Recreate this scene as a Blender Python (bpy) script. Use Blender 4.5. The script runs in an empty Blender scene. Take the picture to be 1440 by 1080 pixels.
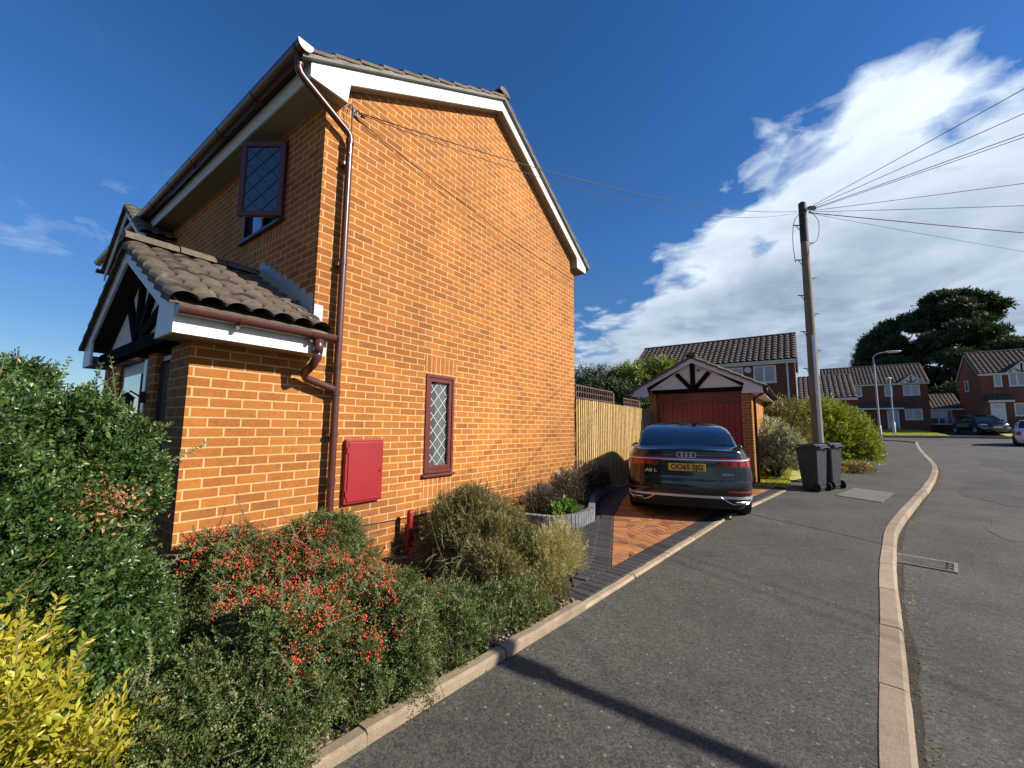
import bpy, bmesh, math, random
import numpy as np
from mathutils import Vector, Matrix
R = math.radians
random.seed(7)
scn = bpy.context.scene
col = scn.collection

# ------------------------------------------------------------------ camera
EYE = 1.38
F, PITCH, ROLL, YAW = 567.0, R(6.2), R(0.5), R(35.7)
fw0 = Vector((-math.sin(YAW), math.cos(YAW), 0)); rt0 = Vector((math.cos(YAW), math.sin(YAW), 0)); up0 = Vector((0, 0, 1))
fwd = fw0 * math.cos(PITCH) + up0 * math.sin(PITCH)
up1 = up0 * math.cos(PITCH) - fw0 * math.sin(PITCH)
rt = rt0 * math.cos(ROLL) + up1 * math.sin(ROLL)
upv = rt.cross(fwd)
cam = bpy.data.cameras.new('camera'); co = bpy.data.objects.new('camera', cam); col.objects.link(co)
M3 = Matrix((rt, upv, -fwd)).transposed()
co.matrix_world = Matrix.Translation((0, 0, EYE)) @ M3.to_4x4()
cam.sensor_width = 36.0; cam.lens = F / 1440 * 36.0
cam.clip_start = 0.05; cam.clip_end = 2000
scn.camera = co

# ------------------------------------------------------------------ light, sky
SUN_AZ = R(20)      # from +X towards +Y
SUN_EL = R(32)
sdir = Vector((math.cos(SUN_AZ) * math.cos(SUN_EL), math.sin(SUN_AZ) * math.cos(SUN_EL), math.sin(SUN_EL)))
sl = bpy.data.lights.new('sun', 'SUN'); sl.energy = 5.0; sl.angle = R(0.42); sl.color = (1.0, 0.93, 0.82)
so = bpy.data.objects.new('sun', sl); col.objects.link(so)
so.rotation_euler = (-sdir).to_track_quat('-Z', 'Y').to_euler()
scn.view_settings.view_transform = 'Standard'; scn.view_settings.look = 'None'
scn.view_settings.exposure = 0.66; scn.view_settings.gamma = 1.0

world = bpy.data.worlds.new('World'); scn.world = world; world.use_nodes = True
nt = world.node_tree; nt.nodes.clear()
class NG:
    """tiny node helper"""
    def __init__(s, t): s.t = t
    def n(s, typ, ins=None, **kw):
        x = s.t.nodes.new(typ)
        for k, v in kw.items(): setattr(x, k, v)
        for k, v in (ins or {}).items():
            if isinstance(v, bpy.types.NodeSocket): s.t.links.new(v, x.inputs[k])
            else:
                x.inputs[k].default_value = v
        return x
    def m(s, op, a, b=None, c=None, clamp=False):
        x = s.t.nodes.new('ShaderNodeMath'); x.operation = op; x.use_clamp = clamp
        for i, v in enumerate((a, b, c)):
            if v is None: continue
            if isinstance(v, bpy.types.NodeSocket): s.t.links.new(v, x.inputs[i])
            else: x.inputs[i].default_value = v
        return x.outputs[0]
    def vm(s, op, a, b=None):
        x = s.t.nodes.new('ShaderNodeVectorMath'); x.operation = op
        for i, v in enumerate((a, b)):
            if v is None: continue
            if isinstance(v, bpy.types.NodeSocket): s.t.links.new(v, x.inputs[i])
            else: x.inputs[i].default_value = v
        return x
    def mix(s, f, a, b, mode='MIX'):
        x = s.t.nodes.new('ShaderNodeMix'); x.data_type = 'RGBA'; x.blend_type = mode; x.clamp_result = False
        for i, v in ((0, f), (6, a), (7, b)):
            if isinstance(v, bpy.types.NodeSocket): s.t.links.new(v, x.inputs[i])
            elif i == 0: x.inputs[0].default_value = v
            else: x.inputs[i].default_value = tuple(v) + ((1,) if len(v) == 3 else ())
        return x.outputs[2]
    def ramp(s, f, stops, interp='LINEAR'):
        x = s.t.nodes.new('ShaderNodeValToRGB'); s.t.links.new(f, x.inputs[0]); cr = x.color_ramp; cr.interpolation = interp
        while len(cr.elements) < len(stops): cr.elements.new(0.5)
        for e, (p, c) in zip(cr.elements, stops):
            e.position = p; e.color = (c, c, c, 1) if not hasattr(c, '__len__') else (tuple(c) + (1,))[:4]
        return x.outputs[0]
    def noise(s, vec, scale, detail=4, rough=.55, dist=0, out=0):
        x = s.n('ShaderNodeTexNoise', {'Vector': vec, 'Scale': scale, 'Detail': detail, 'Roughness': rough, 'Distortion': dist})
        return x.outputs[out]
    def map(s, v, a, b, c=0.0, d=1.0):
        x = s.t.nodes.new('ShaderNodeMapRange'); x.clamp = True
        s.t.links.new(v, x.inputs[0])
        for i, q in enumerate((a, b, c, d)): x.inputs[i + 1].default_value = q
        return x.outputs[0]
g_ = NG(nt)
sky = g_.n('ShaderNodeTexSky', sky_type='NISHITA', sun_disc=False, sun_elevation=SUN_EL, sun_rotation=R(90) - SUN_AZ,
           altitude=50, air_density=1.0, dust_density=0.0, ozone_density=4.0)
hs = g_.n('ShaderNodeHueSaturation', {'Color': sky.outputs[0], 'Saturation': 1.24, 'Value': 1.06, 'Hue': 0.508})
tc = g_.n('ShaderNodeTexCoord')
D = g_.vm('NORMALIZE', tc.outputs['Generated']).outputs[0]
sp = g_.n('ShaderNodeSeparateXYZ', {0: D})
dx, dy, dz = sp.outputs
# clouds live on a flat layer high above the street: direction / (dz + k)
den = g_.m('ADD', g_.m('MAXIMUM', dz, 0.0), 0.16)
cl = g_.n('ShaderNodeCombineXYZ', {0: g_.m('DIVIDE', dx, den), 1: g_.m('DIVIDE', dy, den), 2: 0.0}).outputs[0]
warp = g_.n('ShaderNodeTexNoise', {'Vector': cl, 'Scale': 1.7, 'Detail': 4.0})
wv = g_.vm('SCALE', g_.vm('SUBTRACT', warp.outputs[1], (0.5, 0.5, 0.5)).outputs[0]); wv.inputs[3].default_value = 0.42
clw = g_.vm('ADD', cl, wv.outputs[0]).outputs[0]
n1 = g_.noise(clw, 1.15, 9, .60)
n2 = g_.noise(clw, 4.2, 6, .62)
n3 = g_.noise(cl, 0.8, 5, .5)
# the big cloud bank fills the northern part of the sky, brightest along its upper rim
bank = g_.vm('DOT_PRODUCT', D, (0.295, 0.477, -0.8279)).outputs[1]
v_ = g_.m('MINIMUM', g_.m('MULTIPLY', g_.m('ADD', bank, 0.0), 1.9), 0.40)
v_ = g_.m('SUBTRACT', v_, g_.m('MULTIPLY', g_.m('MAXIMUM', g_.m('SUBTRACT', -0.22, dx), 0.0), 1.6))
lowv = g_.m('SUBTRACT', g_.m('MULTIPLY', g_.m('SUBTRACT', 0.235, dz), 3.2), g_.m('MULTIPLY', g_.m('MAXIMUM', g_.m('SUBTRACT', -0.12, dx), 0.0), 1.6))
v_ = g_.m('MAXIMUM', v_, lowv)
vo1 = g_.n('ShaderNodeTexVoronoi', {'Vector': clw, 'Scale': 5.0}, feature='SMOOTH_F1').outputs[0]
vo2 = g_.n('ShaderNodeTexVoronoi', {'Vector': clw, 'Scale': 12.0}, feature='SMOOTH_F1').outputs[0]
puff = g_.m('ADD', g_.m('MULTIPLY', g_.m('SUBTRACT', 0.42, vo1), .30), g_.m('MULTIPLY', g_.m('SUBTRACT', 0.42, vo2), .16))
edge = g_.m('ADD', g_.m('ADD', v_, puff), g_.m('MULTIPLY', g_.m('SUBTRACT', n1, 0.5), 1.45))
edge = g_.m('ADD', edge, g_.m('MULTIPLY', g_.m('SUBTRACT', n2, 0.5), 0.30))
mask = g_.map(edge, -0.03, 0.14)
wis = g_.map(g_.m('ADD', g_.m('MULTIPLY', n1, .5), g_.m('MULTIPLY', n2, .5)), 0.575, 0.74, 0.0, 0.50)
wis = g_.m('MULTIPLY', wis, g_.map(dz, 0.60, 0.30))
mask2 = g_.m('MAXIMUM', mask, wis)
under = g_.map(dz, 0.50, 0.22)
shade = g_.m('MULTIPLY', g_.m('ADD', g_.m('MULTIPLY', g_.map(edge, .02, .42), .45), g_.m('MULTIPLY', under, .55)), g_.map(n3, 0.30, 0.60, .45, 1.0))
shade = g_.m('ADD', g_.m('SUBTRACT', shade, g_.m('MULTIPLY', puff, 1.1)), g_.m('MULTIPLY', g_.m('SUBTRACT', n2, 0.5), -.7), clamp=True)
ccol = g_.mix(shade, (0.60, 0.68, 0.76), (0.145, 0.205, 0.30))
SKY = 0.080
skyc = g_.vm('SCALE', hs.outputs[0]); g_.t.links.new(g_.m('MULTIPLY', g_.map(dz, 0.02, 0.42, 0.60, 1.04), SKY), skyc.inputs[3])
fin = g_.mix(mask2, skyc.outputs[0], ccol)
bg = g_.n('ShaderNodeBackground', {'Color': fin, 'Strength': 1.0})
ow = g_.n('ShaderNodeOutputWorld', {'Surface': bg.outputs[0]})

# ------------------------------------------------------------------ materials
MATS = {}
def newmat(name):
    m = bpy.data.materials.new(name); m.use_nodes = True; m.node_tree.nodes.clear()
    g = NG(m.node_tree); MATS[name] = m
    return m, g
def finish(g, bsdf, bump=None, bd=0.002, strength=1.0):
    if bump is not None:
        b = g.n('ShaderNodeBump', {'Height': bump, 'Distance': bd, 'Strength': strength})
        g.t.links.new(b.outputs[0], bsdf.inputs['Normal'])
    g.n('ShaderNodeOutputMaterial', {'Surface': bsdf.outputs[0]})
def P(g, **k):
    ins = {}
    names = dict(color='Base Color', rough='Roughness', metal='Metallic', coat='Coat Weight', crough='Coat Roughness', spec='Specular IOR Level',
                 trans='Transmission Weight', ior='IOR', emis='Emission Color', es='Emission Strength', alpha='Alpha')
    for a, b in k.items():
        if isinstance(b, (tuple, list)) and len(b) == 3: b = tuple(b) + (1,)
        ins[names[a]] = b
    return g.n('ShaderNodeBsdfPrincipled', ins)
def simple(name, c, rough=.5, metal=0, var=.12, scale=6, bump=0, coat=0, spec=.5, dirt=None):
    m, g = newmat(name)
    v = g.n('ShaderNodeTexCoord').outputs['Object']
    n = g.noise(v, scale, 6, .6)
    k = g.map(n, .25, .75, 1 - var, 1 + var)
    cc = g.vm('SCALE', c); g.t.links.new(k, cc.inputs[3]); cc = cc.outputs[0]
    if dirt:
        n2 = g.noise(v, scale * 3.1, 8, .7)
        cc = g.mix(g.map(n2, .55, .72, 0, dirt[1]), cc, dirt[0])
    b = P(g, color=cc, rough=rough, metal=metal, coat=coat, spec=spec)
    finish(g, b, g.noise(v, scale * 12, 4) if bump else None, bump or .001)
    return m
def boxuv(g, offx=0., offz=0.):
    t = g.n('ShaderNodeTexCoord')
    p = g.n('ShaderNodeSeparateXYZ', {0: t.outputs['Object']}); nn = g.n('ShaderNodeSeparateXYZ', {0: t.outputs['Normal']})
    ax = g.m('GREATER_THAN', g.m('ABSOLUTE', nn.outputs[0]), 0.7)
    u = g.m('ADD', g.m('MULTIPLY', p.outputs[1], ax), g.m('MULTIPLY', p.outputs[0], g.m('SUBTRACT', 1.0, ax)))
    return g.m('ADD', u, offx), g.m('ADD', p.outputs[2], offz), t.outputs['Object']
def brick(name, c1, c2, mortar, soldier=False, dark=(.12, .06, .035), bw=.225, bh=.075, wear=1.0):
    m, g = newmat(name)
    u, z, ob = boxuv(g, 50.03, 20.01)
    wob = g.noise(ob, 3.0, 2)
    if soldier: vec = g.n('ShaderNodeCombineXYZ', {0: z, 1: u, 2: 0.0}).outputs[0]
    else: vec = g.n('ShaderNodeCombineXYZ', {0: u, 1: g.m('ADD', z, g.m('MULTIPLY', wob, .004)), 2: 0.0}).outputs[0]
    # slightly ragged joints
    rn = g.n('ShaderNodeTexNoise', {'Vector': ob, 'Scale': 55.0, 'Detail': 2.0})
    rv = g.vm('SCALE', g.vm('SUBTRACT', rn.outputs[1], (.5, .5, .5)).outputs[0]); rv.inputs[3].default_value = .0045
    vec = g.vm('ADD', vec, rv.outputs[0]).outputs[0]
    b = g.n('ShaderNodeTexBrick', {'Vector': vec, 'Color1': (0, 0, 0, 1), 'Color2': (1, 1, 1, 1), 'Mortar': (0.5, .5, .5, 1), 'Scale': 1.0,
            'Mortar Size': 0.0068, 'Mortar Smooth': 0.1, 'Bias': 0.0, 'Brick Width': bw, 'Row Height': bh})
    b.offset = .5 if not soldier else 0.0
    rnd = b.outputs[0]; fac = b.outputs[1]
    base = g.mix(rnd, c1, c2)
    # per brick fire marks + smudges
    sm = g.noise(g.vm('MULTIPLY', ob, (1, 1, 2.6)).outputs[0], 8.0, 6, .66)
    base = g.mix(g.map(sm, .50, .74, 0, .62 * wear), base, dark)
    s3 = g.noise(ob, 34.0, 4, .7)
    base = g.mix(g.map(s3, .35, .8, 0, .45), base, tuple(x * 1.35 for x in c2))
    odd = g.m('GREATER_THAN', g.m('FRACT', g.m('MULTIPLY', rnd, 17.31)), .93)
    base = g.mix(g.m('MULTIPLY', odd, .38), base, dark)
    mo = g.mix(g.map(g.noise(ob, 20., 4), .35, .7, 0, .4), mortar, tuple(x * .62 for x in mortar))
    cc = g.mix(fac, base, mo)
    big = g.noise(ob, .55, 3, .5)
    strk = g.noise(g.vm('MULTIPLY', ob, (3.2, 3.2, .35)).outputs[0], 1.3, 5, .6)
    damp = g.m('MULTIPLY', g.map(g.m('SUBTRACT', z, 20.01), .95, .15), g.map(g.noise(ob, 2.2, 6, .65), .40, .66, 0, .42)); cc = g.mix(damp, cc, (.10, .065, .035))
    k = g.m('MULTIPLY', g.map(big, .3, .7, .80, 1.10), g.map(strk, .35, .7, .90, 1.06))
    s = g.vm('SCALE', cc); g.t.links.new(k, s.inputs[3])
    h = g.m('ADD', g.m('MULTIPLY', g.m('SUBTRACT', 1.0, fac), 1.0), g.m('MULTIPLY', g.noise(ob, 160., 3, .7), .35))
    finish(g, P(g, color=s.outputs[0], rough=.86, spec=.25), h, .005, .8)
    return m
BR_MAIN = brick('orange_brick', (.275, .090, .020), (.405, .150, .028), (.64, .39, .18), dark=(.16, .066, .025))
BR_SOLD = brick('orange_brick_soldier', (.275, .090, .020), (.405, .150, .028), (.64, .39, .18), soldier=True, dark=(.16, .066, .025))
BR_FAR = brick('red_brick', (.15, .045, .028), (.20, .063, .036), (.19, .14, .11), dark=(.08, .03, .022))
BR_GREY = simple('blue_grey_block', (.15, .155, .165), .85, var=.3, scale=9, bump=.002, dirt=((.30, .28, .25), .5))

def asphalt(name, c, chip=.16):
    m, g = newmat(name)
    v = g.n('ShaderNodeTexCoord').outputs['Object']
    fine = g.n('ShaderNodeTexVoronoi', {'Vector': v, 'Scale': 95.0, 'Randomness': 1.0})
    fr = g.n('ShaderNodeSeparateColor', {0: fine.outputs[1]})
    vor2 = g.n('ShaderNodeTexVoronoi', {'Vector': v, 'Scale': 42.0})
    f2 = g.n('ShaderNodeSeparateColor', {0: vor2.outputs[1]})
    big = g.noise(v, .9, 5, .6); mid = g.noise(v, 7., 5, .65)
    k = g.m('MULTIPLY', g.map(big, .3, .7, .74, 1.22), g.map(mid, .3, .7, .86, 1.14))
    k = g.m('MULTIPLY', k, g.map(fr.outputs[0], 0, 1, .58, 1.42))
    s = g.vm('SCALE', c); g.t.links.new(k, s.inputs[3])
    pale = g.m('MULTIPLY', g.m('GREATER_THAN', f2.outputs[0], .972), g.map(vor2.outputs[0], .25, .45, 1, 0))
    cc = g.mix(g.m('MULTIPLY', pale, .75), s.outputs[0], (.22, .21, .18))
    stain = g.map(g.noise(v, .35, 6, .62, .6), .56, .68)
    cc = g.mix(g.m('MULTIPLY', stain, .45), cc, (c[0] * .5, c[1] * .48, c[2] * .46))
    h = g.m('ADD', g.m('MULTIPLY', fr.outputs[1], .6), g.m('MULTIPLY', g.m('SUBTRACT', 1.0, fine.outputs[0]), .6))
    finish(g, P(g, color=cc, rough=.88, spec=.35), h, .0035, .8)
    return m
ASPH = asphalt('pavement_asphalt', (.076, .071, .060))
ROADM = asphalt('road_asphalt', (.080, .074, .065))
def concrete(name, c, dirt=(.16, .13, .10)):
    m, g = newmat(name)
    v = g.n('ShaderNodeTexCoord').outputs['Object']
    a = g.noise(v, 5., 8, .7); b_ = g.noise(v, 120., 3, .8)
    cc = g.mix(g.map(a, .42, .72, 0, .6), c, dirt)
    at_ = g.n('ShaderNodeAttribute', attribute_name='rnd').outputs['Fac']
    k = g.m('MULTIPLY', g.map(b_, .3, .7, .78, 1.18), g.map(at_, 0, 1, .80, 1.12)); s = g.vm('SCALE', cc); g.t.links.new(k, s.inputs[3])
    gr_ = g.noise(v, 1.7, 6, .7); fin_ = g.mix(g.map(gr_, .56, .72, 0, .55), s.outputs[0], tuple(x * .55 for x in dirt))
    finish(g, P(g, color=fin_, rough=.9, spec=.2), b_, .003, .8)
    return m
KERB = concrete('kerb_concrete', (.36, .285, .205), (.20, .15, .105))
EDGE = concrete('edging_concrete', (.36, .28, .19), (.15, .11, .07))
SLAB = concrete('slab_concrete', (.19, .175, .145), (.15, .14, .12))
def attrmat(name, cols, rough=.8, bump=.002, spec=.3, noise_scale=25, transl=0.0, coat=0):
    """colour picked per piece from the 'rnd' attribute"""
    m, g = newmat(name)
    a = g.n('ShaderNodeAttribute', attribute_name='rnd').outputs['Fac']
    v = g.n('ShaderNodeTexCoord').outputs['Object']
    n = len(cols)
    c = g.ramp(a, [((i + .0) / max(1, n - 1) if n > 1 else 0, cc) for i, cc in enumerate(cols)])
    k = g.map(g.noise(v, noise_scale, 5, .65), .3, .7, .78, 1.2)
    s = g.vm('SCALE', c); g.t.links.new(k, s.inputs[3])
    b = P(g, color=s.outputs[0], rough=rough, spec=spec, coat=coat)
    if transl:
        tr = g.n('ShaderNodeBsdfTranslucent', {'Color': g.vm('MULTIPLY', s.outputs[0], (1.25, 1.35, .55)).outputs[0]})
        mx = g.n('ShaderNodeMixShader', {0: transl, 1: b.outputs[0], 2: tr.outputs[0]})
        g.n('ShaderNodeOutputMaterial', {'Surface': mx.outputs[0]})
    else: finish(g, b, g.noise(v, 140, 3) if bump else None, bump or .001)
    return m
PAV_O = attrmat('orange_pavers', [(.33, .125, .045), (.40, .165, .055), (.24, .09, .042), (.36, .18, .075), (.17, .075, .045), (.44, .19, .06)])
PAV_G = attrmat('charcoal_pavers', [(.040, .039, .042), (.055, .053, .054), (.034, .034, .038), (.068, .064, .062)])
JOINT = simple('joint_sand', (.055, .045, .035), .95, var=.3, scale=20)
def wood(name, c1, c2, axis=2, rough=.75, stretch=.06, scale=38):
    m, g = newmat(name)
    v = g.n('ShaderNodeTexCoord').outputs['Object']
    sc = [1, 1, 1]; sc[axis] = stretch
    vv = g.vm('MULTIPLY', v, tuple(sc)).outputs[0]
    n = g.noise(vv, scale, 5, .6, .4)
    n2 = g.noise(v, 1.1, 4)
    c = g.mix(g.map(n, .3, .7), c1, c2)
    c = g.mix(g.map(n2, .4, .7, 0, .35), c, tuple(x * .6 for x in c1))
    kn = g.n('ShaderNodeTexVoronoi', {'Vector': g.vm('MULTIPLY', v, (3, 3, 1.3)).outputs[0], 'Scale': 1.6})
    c = g.mix(g.map(kn.outputs[0], .02, .07, .8, 0), c, tuple(x * .25 for x in c1))
    finish(g, P(g, color=c, rough=rough, spec=.25), n, .002)
    return m
FENCEW = wood('new_fence_timber', (.66, .46, .20), (.80, .62, .33))
FENCEOLD = wood('weathered_fence_timber', (.20, .15, .09), (.30, .23, .14))
POLEW = wood('pole_timber', (.15, .125, .085), (.27, .225, .16), scale=60, stretch=.04)
TRELL = simple('brown_trellis', (.085, .045, .038), .7, var=.2)
WHITE = simple('white_fascia', (.66, .67, .66), .45, var=.05, dirt=((.45, .47, .42), .30))
WHITEP = simple('white_upvc', (.66, .67, .69), .3, var=.03)
PINKW = simple('off_white_board', (.68, .62, .64), .6, var=.05)
RENDER = simple('cream_panel', (.74, .68, .60), .8, var=.08)
SOFF = simple('soffit_board', (.26, .23, .18), .6, var=.08)
BLACKT = simple('black_timber', (.008, .007, .008), .9, var=.3, spec=.03)
BROWN = simple('brown_plastic', (.075, .026, .020), .32, var=.12, coat=.15)
MAHOG = simple('mahogany_frame', (.12, .026, .022), .35, var=.15, coat=.2)
DKMAHOG = simple('dark_mahogany_frame', (.05, .015, .02), .35, var=.15)
REDB = simple('red_painted_steel', (.27, .009, .014), .48, var=.14, scale=3, dirt=((.20, .02, .02), .5))
LEAD = simple('lead_flashing', (.30, .33, .36), .5, metal=.25, var=.25, scale=14, bump=.002, dirt=((.62, .64, .64), .6))
LEADC = simple('lead_came', (.66, .67, .66), .5, var=.1)  # side window lead coloured pale as in sunlight; also planter joints
LEADD = simple('unlit_lead_came', (.03, .035, .045), .5, var=.1)  # darker copy of the same lead, its unlit look put into the colour
MORT = concrete('verge_mortar', (.42, .33, .20), (.26, .22, .17))
CEMB = concrete('undercloak_board', (.22, .22, .20), (.10, .10, .09))
def tilemat(name, c, c2, moss=.4):
    m, g = newmat(name)
    v = g.n('ShaderNodeTexCoord').outputs['Object']
    a = g.noise(v, 2.2, 5, .6); b_ = g.noise(v, 38., 6, .75); cc_ = g.noise(v, 9, 6, .7)
    cc = g.mix(g.map(a, .35, .65), c, c2)
    k = g.map(b_, .3, .7, .68, 1.3); s = g.vm('SCALE', cc); g.t.links.new(k, s.inputs[3])
    o = g.mix(g.map(cc_, .60, .74, 0, moss), s.outputs[0], (.33, .32, .26))
    finish(g, P(g, color=o, rough=.85, spec=.3), b_, .003, .8)
    return m
TILE = tilemat('weathered_concrete_tile', (.105, .082, .062), (.155, .122, .092), .65)
TILED = tilemat('dark_brown_tile', (.070, .048, .038), (.105, .073, .055), .15)
TILEF = tilemat('far_brown_tile', (.075, .055, .045), (.105, .078, .062), .15)
def glass(name, tint=(.03, .04, .05), rough=.03):
    m, g = newmat(name)
    v = g.n('ShaderNodeTexCoord').outputs['Object']
    b = P(g, color=tint, rough=rough, spec=1.0, coat=1.0, crough=.02)
    finish(g, b, g.noise(v, 6.0, 2), .010, .5)
    return m
GLASS = glass('window_glass'); GLASSC = glass('curtained_glass', (.10, .115, .105), .08)
GLASSF = glass('far_window_glass', (.10, .13, .17), .06)
CARGL = glass('car_glass', (.004, .007, .016), .04)
SOIL = simple('garden_soil', (.075, .052, .035), .95, var=.45, scale=30, bump=.02)
BARK = simple('bark', (.045, .034, .024), .9, var=.35, scale=30, bump=.01)
TWIG = simple('twig', (.20, .14, .09), .8, var=.3, scale=30)
STEEL = simple('galvanised_steel', (.52, .54, .55), .35, metal=.7, var=.1)
LAMPST = simple('lamp_column_paint', (.40, .42, .44), .5, metal=.2, var=.1)
IRON = simple('rusty_iron', (.26, .22, .19), .7, metal=.3, var=.4, scale=20, bump=.003, dirt=((.30, .21, .14), .6))
BLACK = simple('black_plastic', (.012, .012, .013), .5, var=.2)
BINM = simple('bin_plastic', (.034, .038, .043), .42, var=.15, scale=4)
RUBBER = simple('tyre_rubber', (.012, .012, .012), .8, var=.2)
CABLE = simple('cable_sheath', (.03, .03, .032), .6)
GRASSM = attrmat('lawn_grass', [(.34, .33, .06), (.46, .42, .10), (.26, .28, .06), (.60, .52, .18)], .8, 0, transl=.35)
LAWN = simple('turf', (.38, .36, .09), .95, var=.35, scale=3, dirt=((.32, .27, .09), .7))
GROUND = simple('open_ground', (.10, .10, .05), .95, var=.4, scale=1.2)

def leafm(name, cols, rough=.45, transl=.28, spec=.5): return attrmat(name, [tuple(x * .86 for x in c) for c in cols], rough, 0, spec, 8, transl)
LF_DARK = leafm('deep_green_leaf', [(.026, .062, .016), (.055, .115, .026), (.10, .175, .040), (.038, .09, .03), (.21, .28, .075)], .34, .24)
LF_COT = leafm('cotoneaster_leaf', [(.055, .10, .028), (.11, .165, .042), (.22, .27, .08), (.075, .13, .036), (.27, .22, .10)], .42, .28)
LF_GOLD = leafm('golden_leaf', [(.20, .26, .03), (.48, .44, .03), (.32, .34, .03), (.66, .56, .06), (.36, .30, .04), (.60, .50, .04)], .42, .35)
LF_OLIVE = leafm('olive_leaf', [(.14, .13, .045), (.21, .18, .06), (.28, .22, .085), (.16, .16, .05), (.33, .25, .11)], .5)
LF_DRY = leafm('withered_leaf', [(.24, .13, .05), (.42, .26, .06), (.15, .07, .06), (.36, .30, .08), (.20, .12, .07)], .6)
LF_BRONZE = leafm('bronzed_leaf', [(.42, .20, .07), (.55, .28, .12), (.38, .13, .07), (.60, .38, .14)], .5)
LF_PALE = leafm('straw_leaf', [(.48, .42, .17), (.62, .52, .26), (.36, .36, .13), (.66, .48, .30)], .5, .3)
LF_MID = leafm('fresh_green_leaf', [(.10, .20, .04), (.15, .28, .06), (.08, .15, .04), (.26, .36, .12)], .4)
LF_HEDGE = leafm('hedge_leaf', [(.12, .16, .022), (.22, .26, .03), (.32, .35, .04), (.46, .44, .07)], .45)
LF_VAR = leafm('silver_variegated_leaf', [(.22, .23, .14), (.48, .47, .37), (.12, .13, .07), (.62, .60, .50), (.16, .14, .09)], .5)
LF_TREE = leafm('broad_tree_leaf', [(.045, .085, .02), (.085, .125, .03), (.15, .17, .045), (.03, .06, .02)], .5)
LF_CON = leafm('conifer_needle', [(.025, .050, .018), (.045, .078, .026), (.080, .110, .036), (.020, .038, .018)], .6, .12)
LF_PURP = leafm('purple_leaf', [(.07, .03, .05), (.05, .06, .03), (.12, .05, .06), (.10, .11, .05)], .5)
BERRY = attrmat('red_berry', [(.62, .03, .015), (.75, .08, .03), (.55, .02, .025), (.72, .14, .05)], .35, 0, .5, 20)

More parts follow.
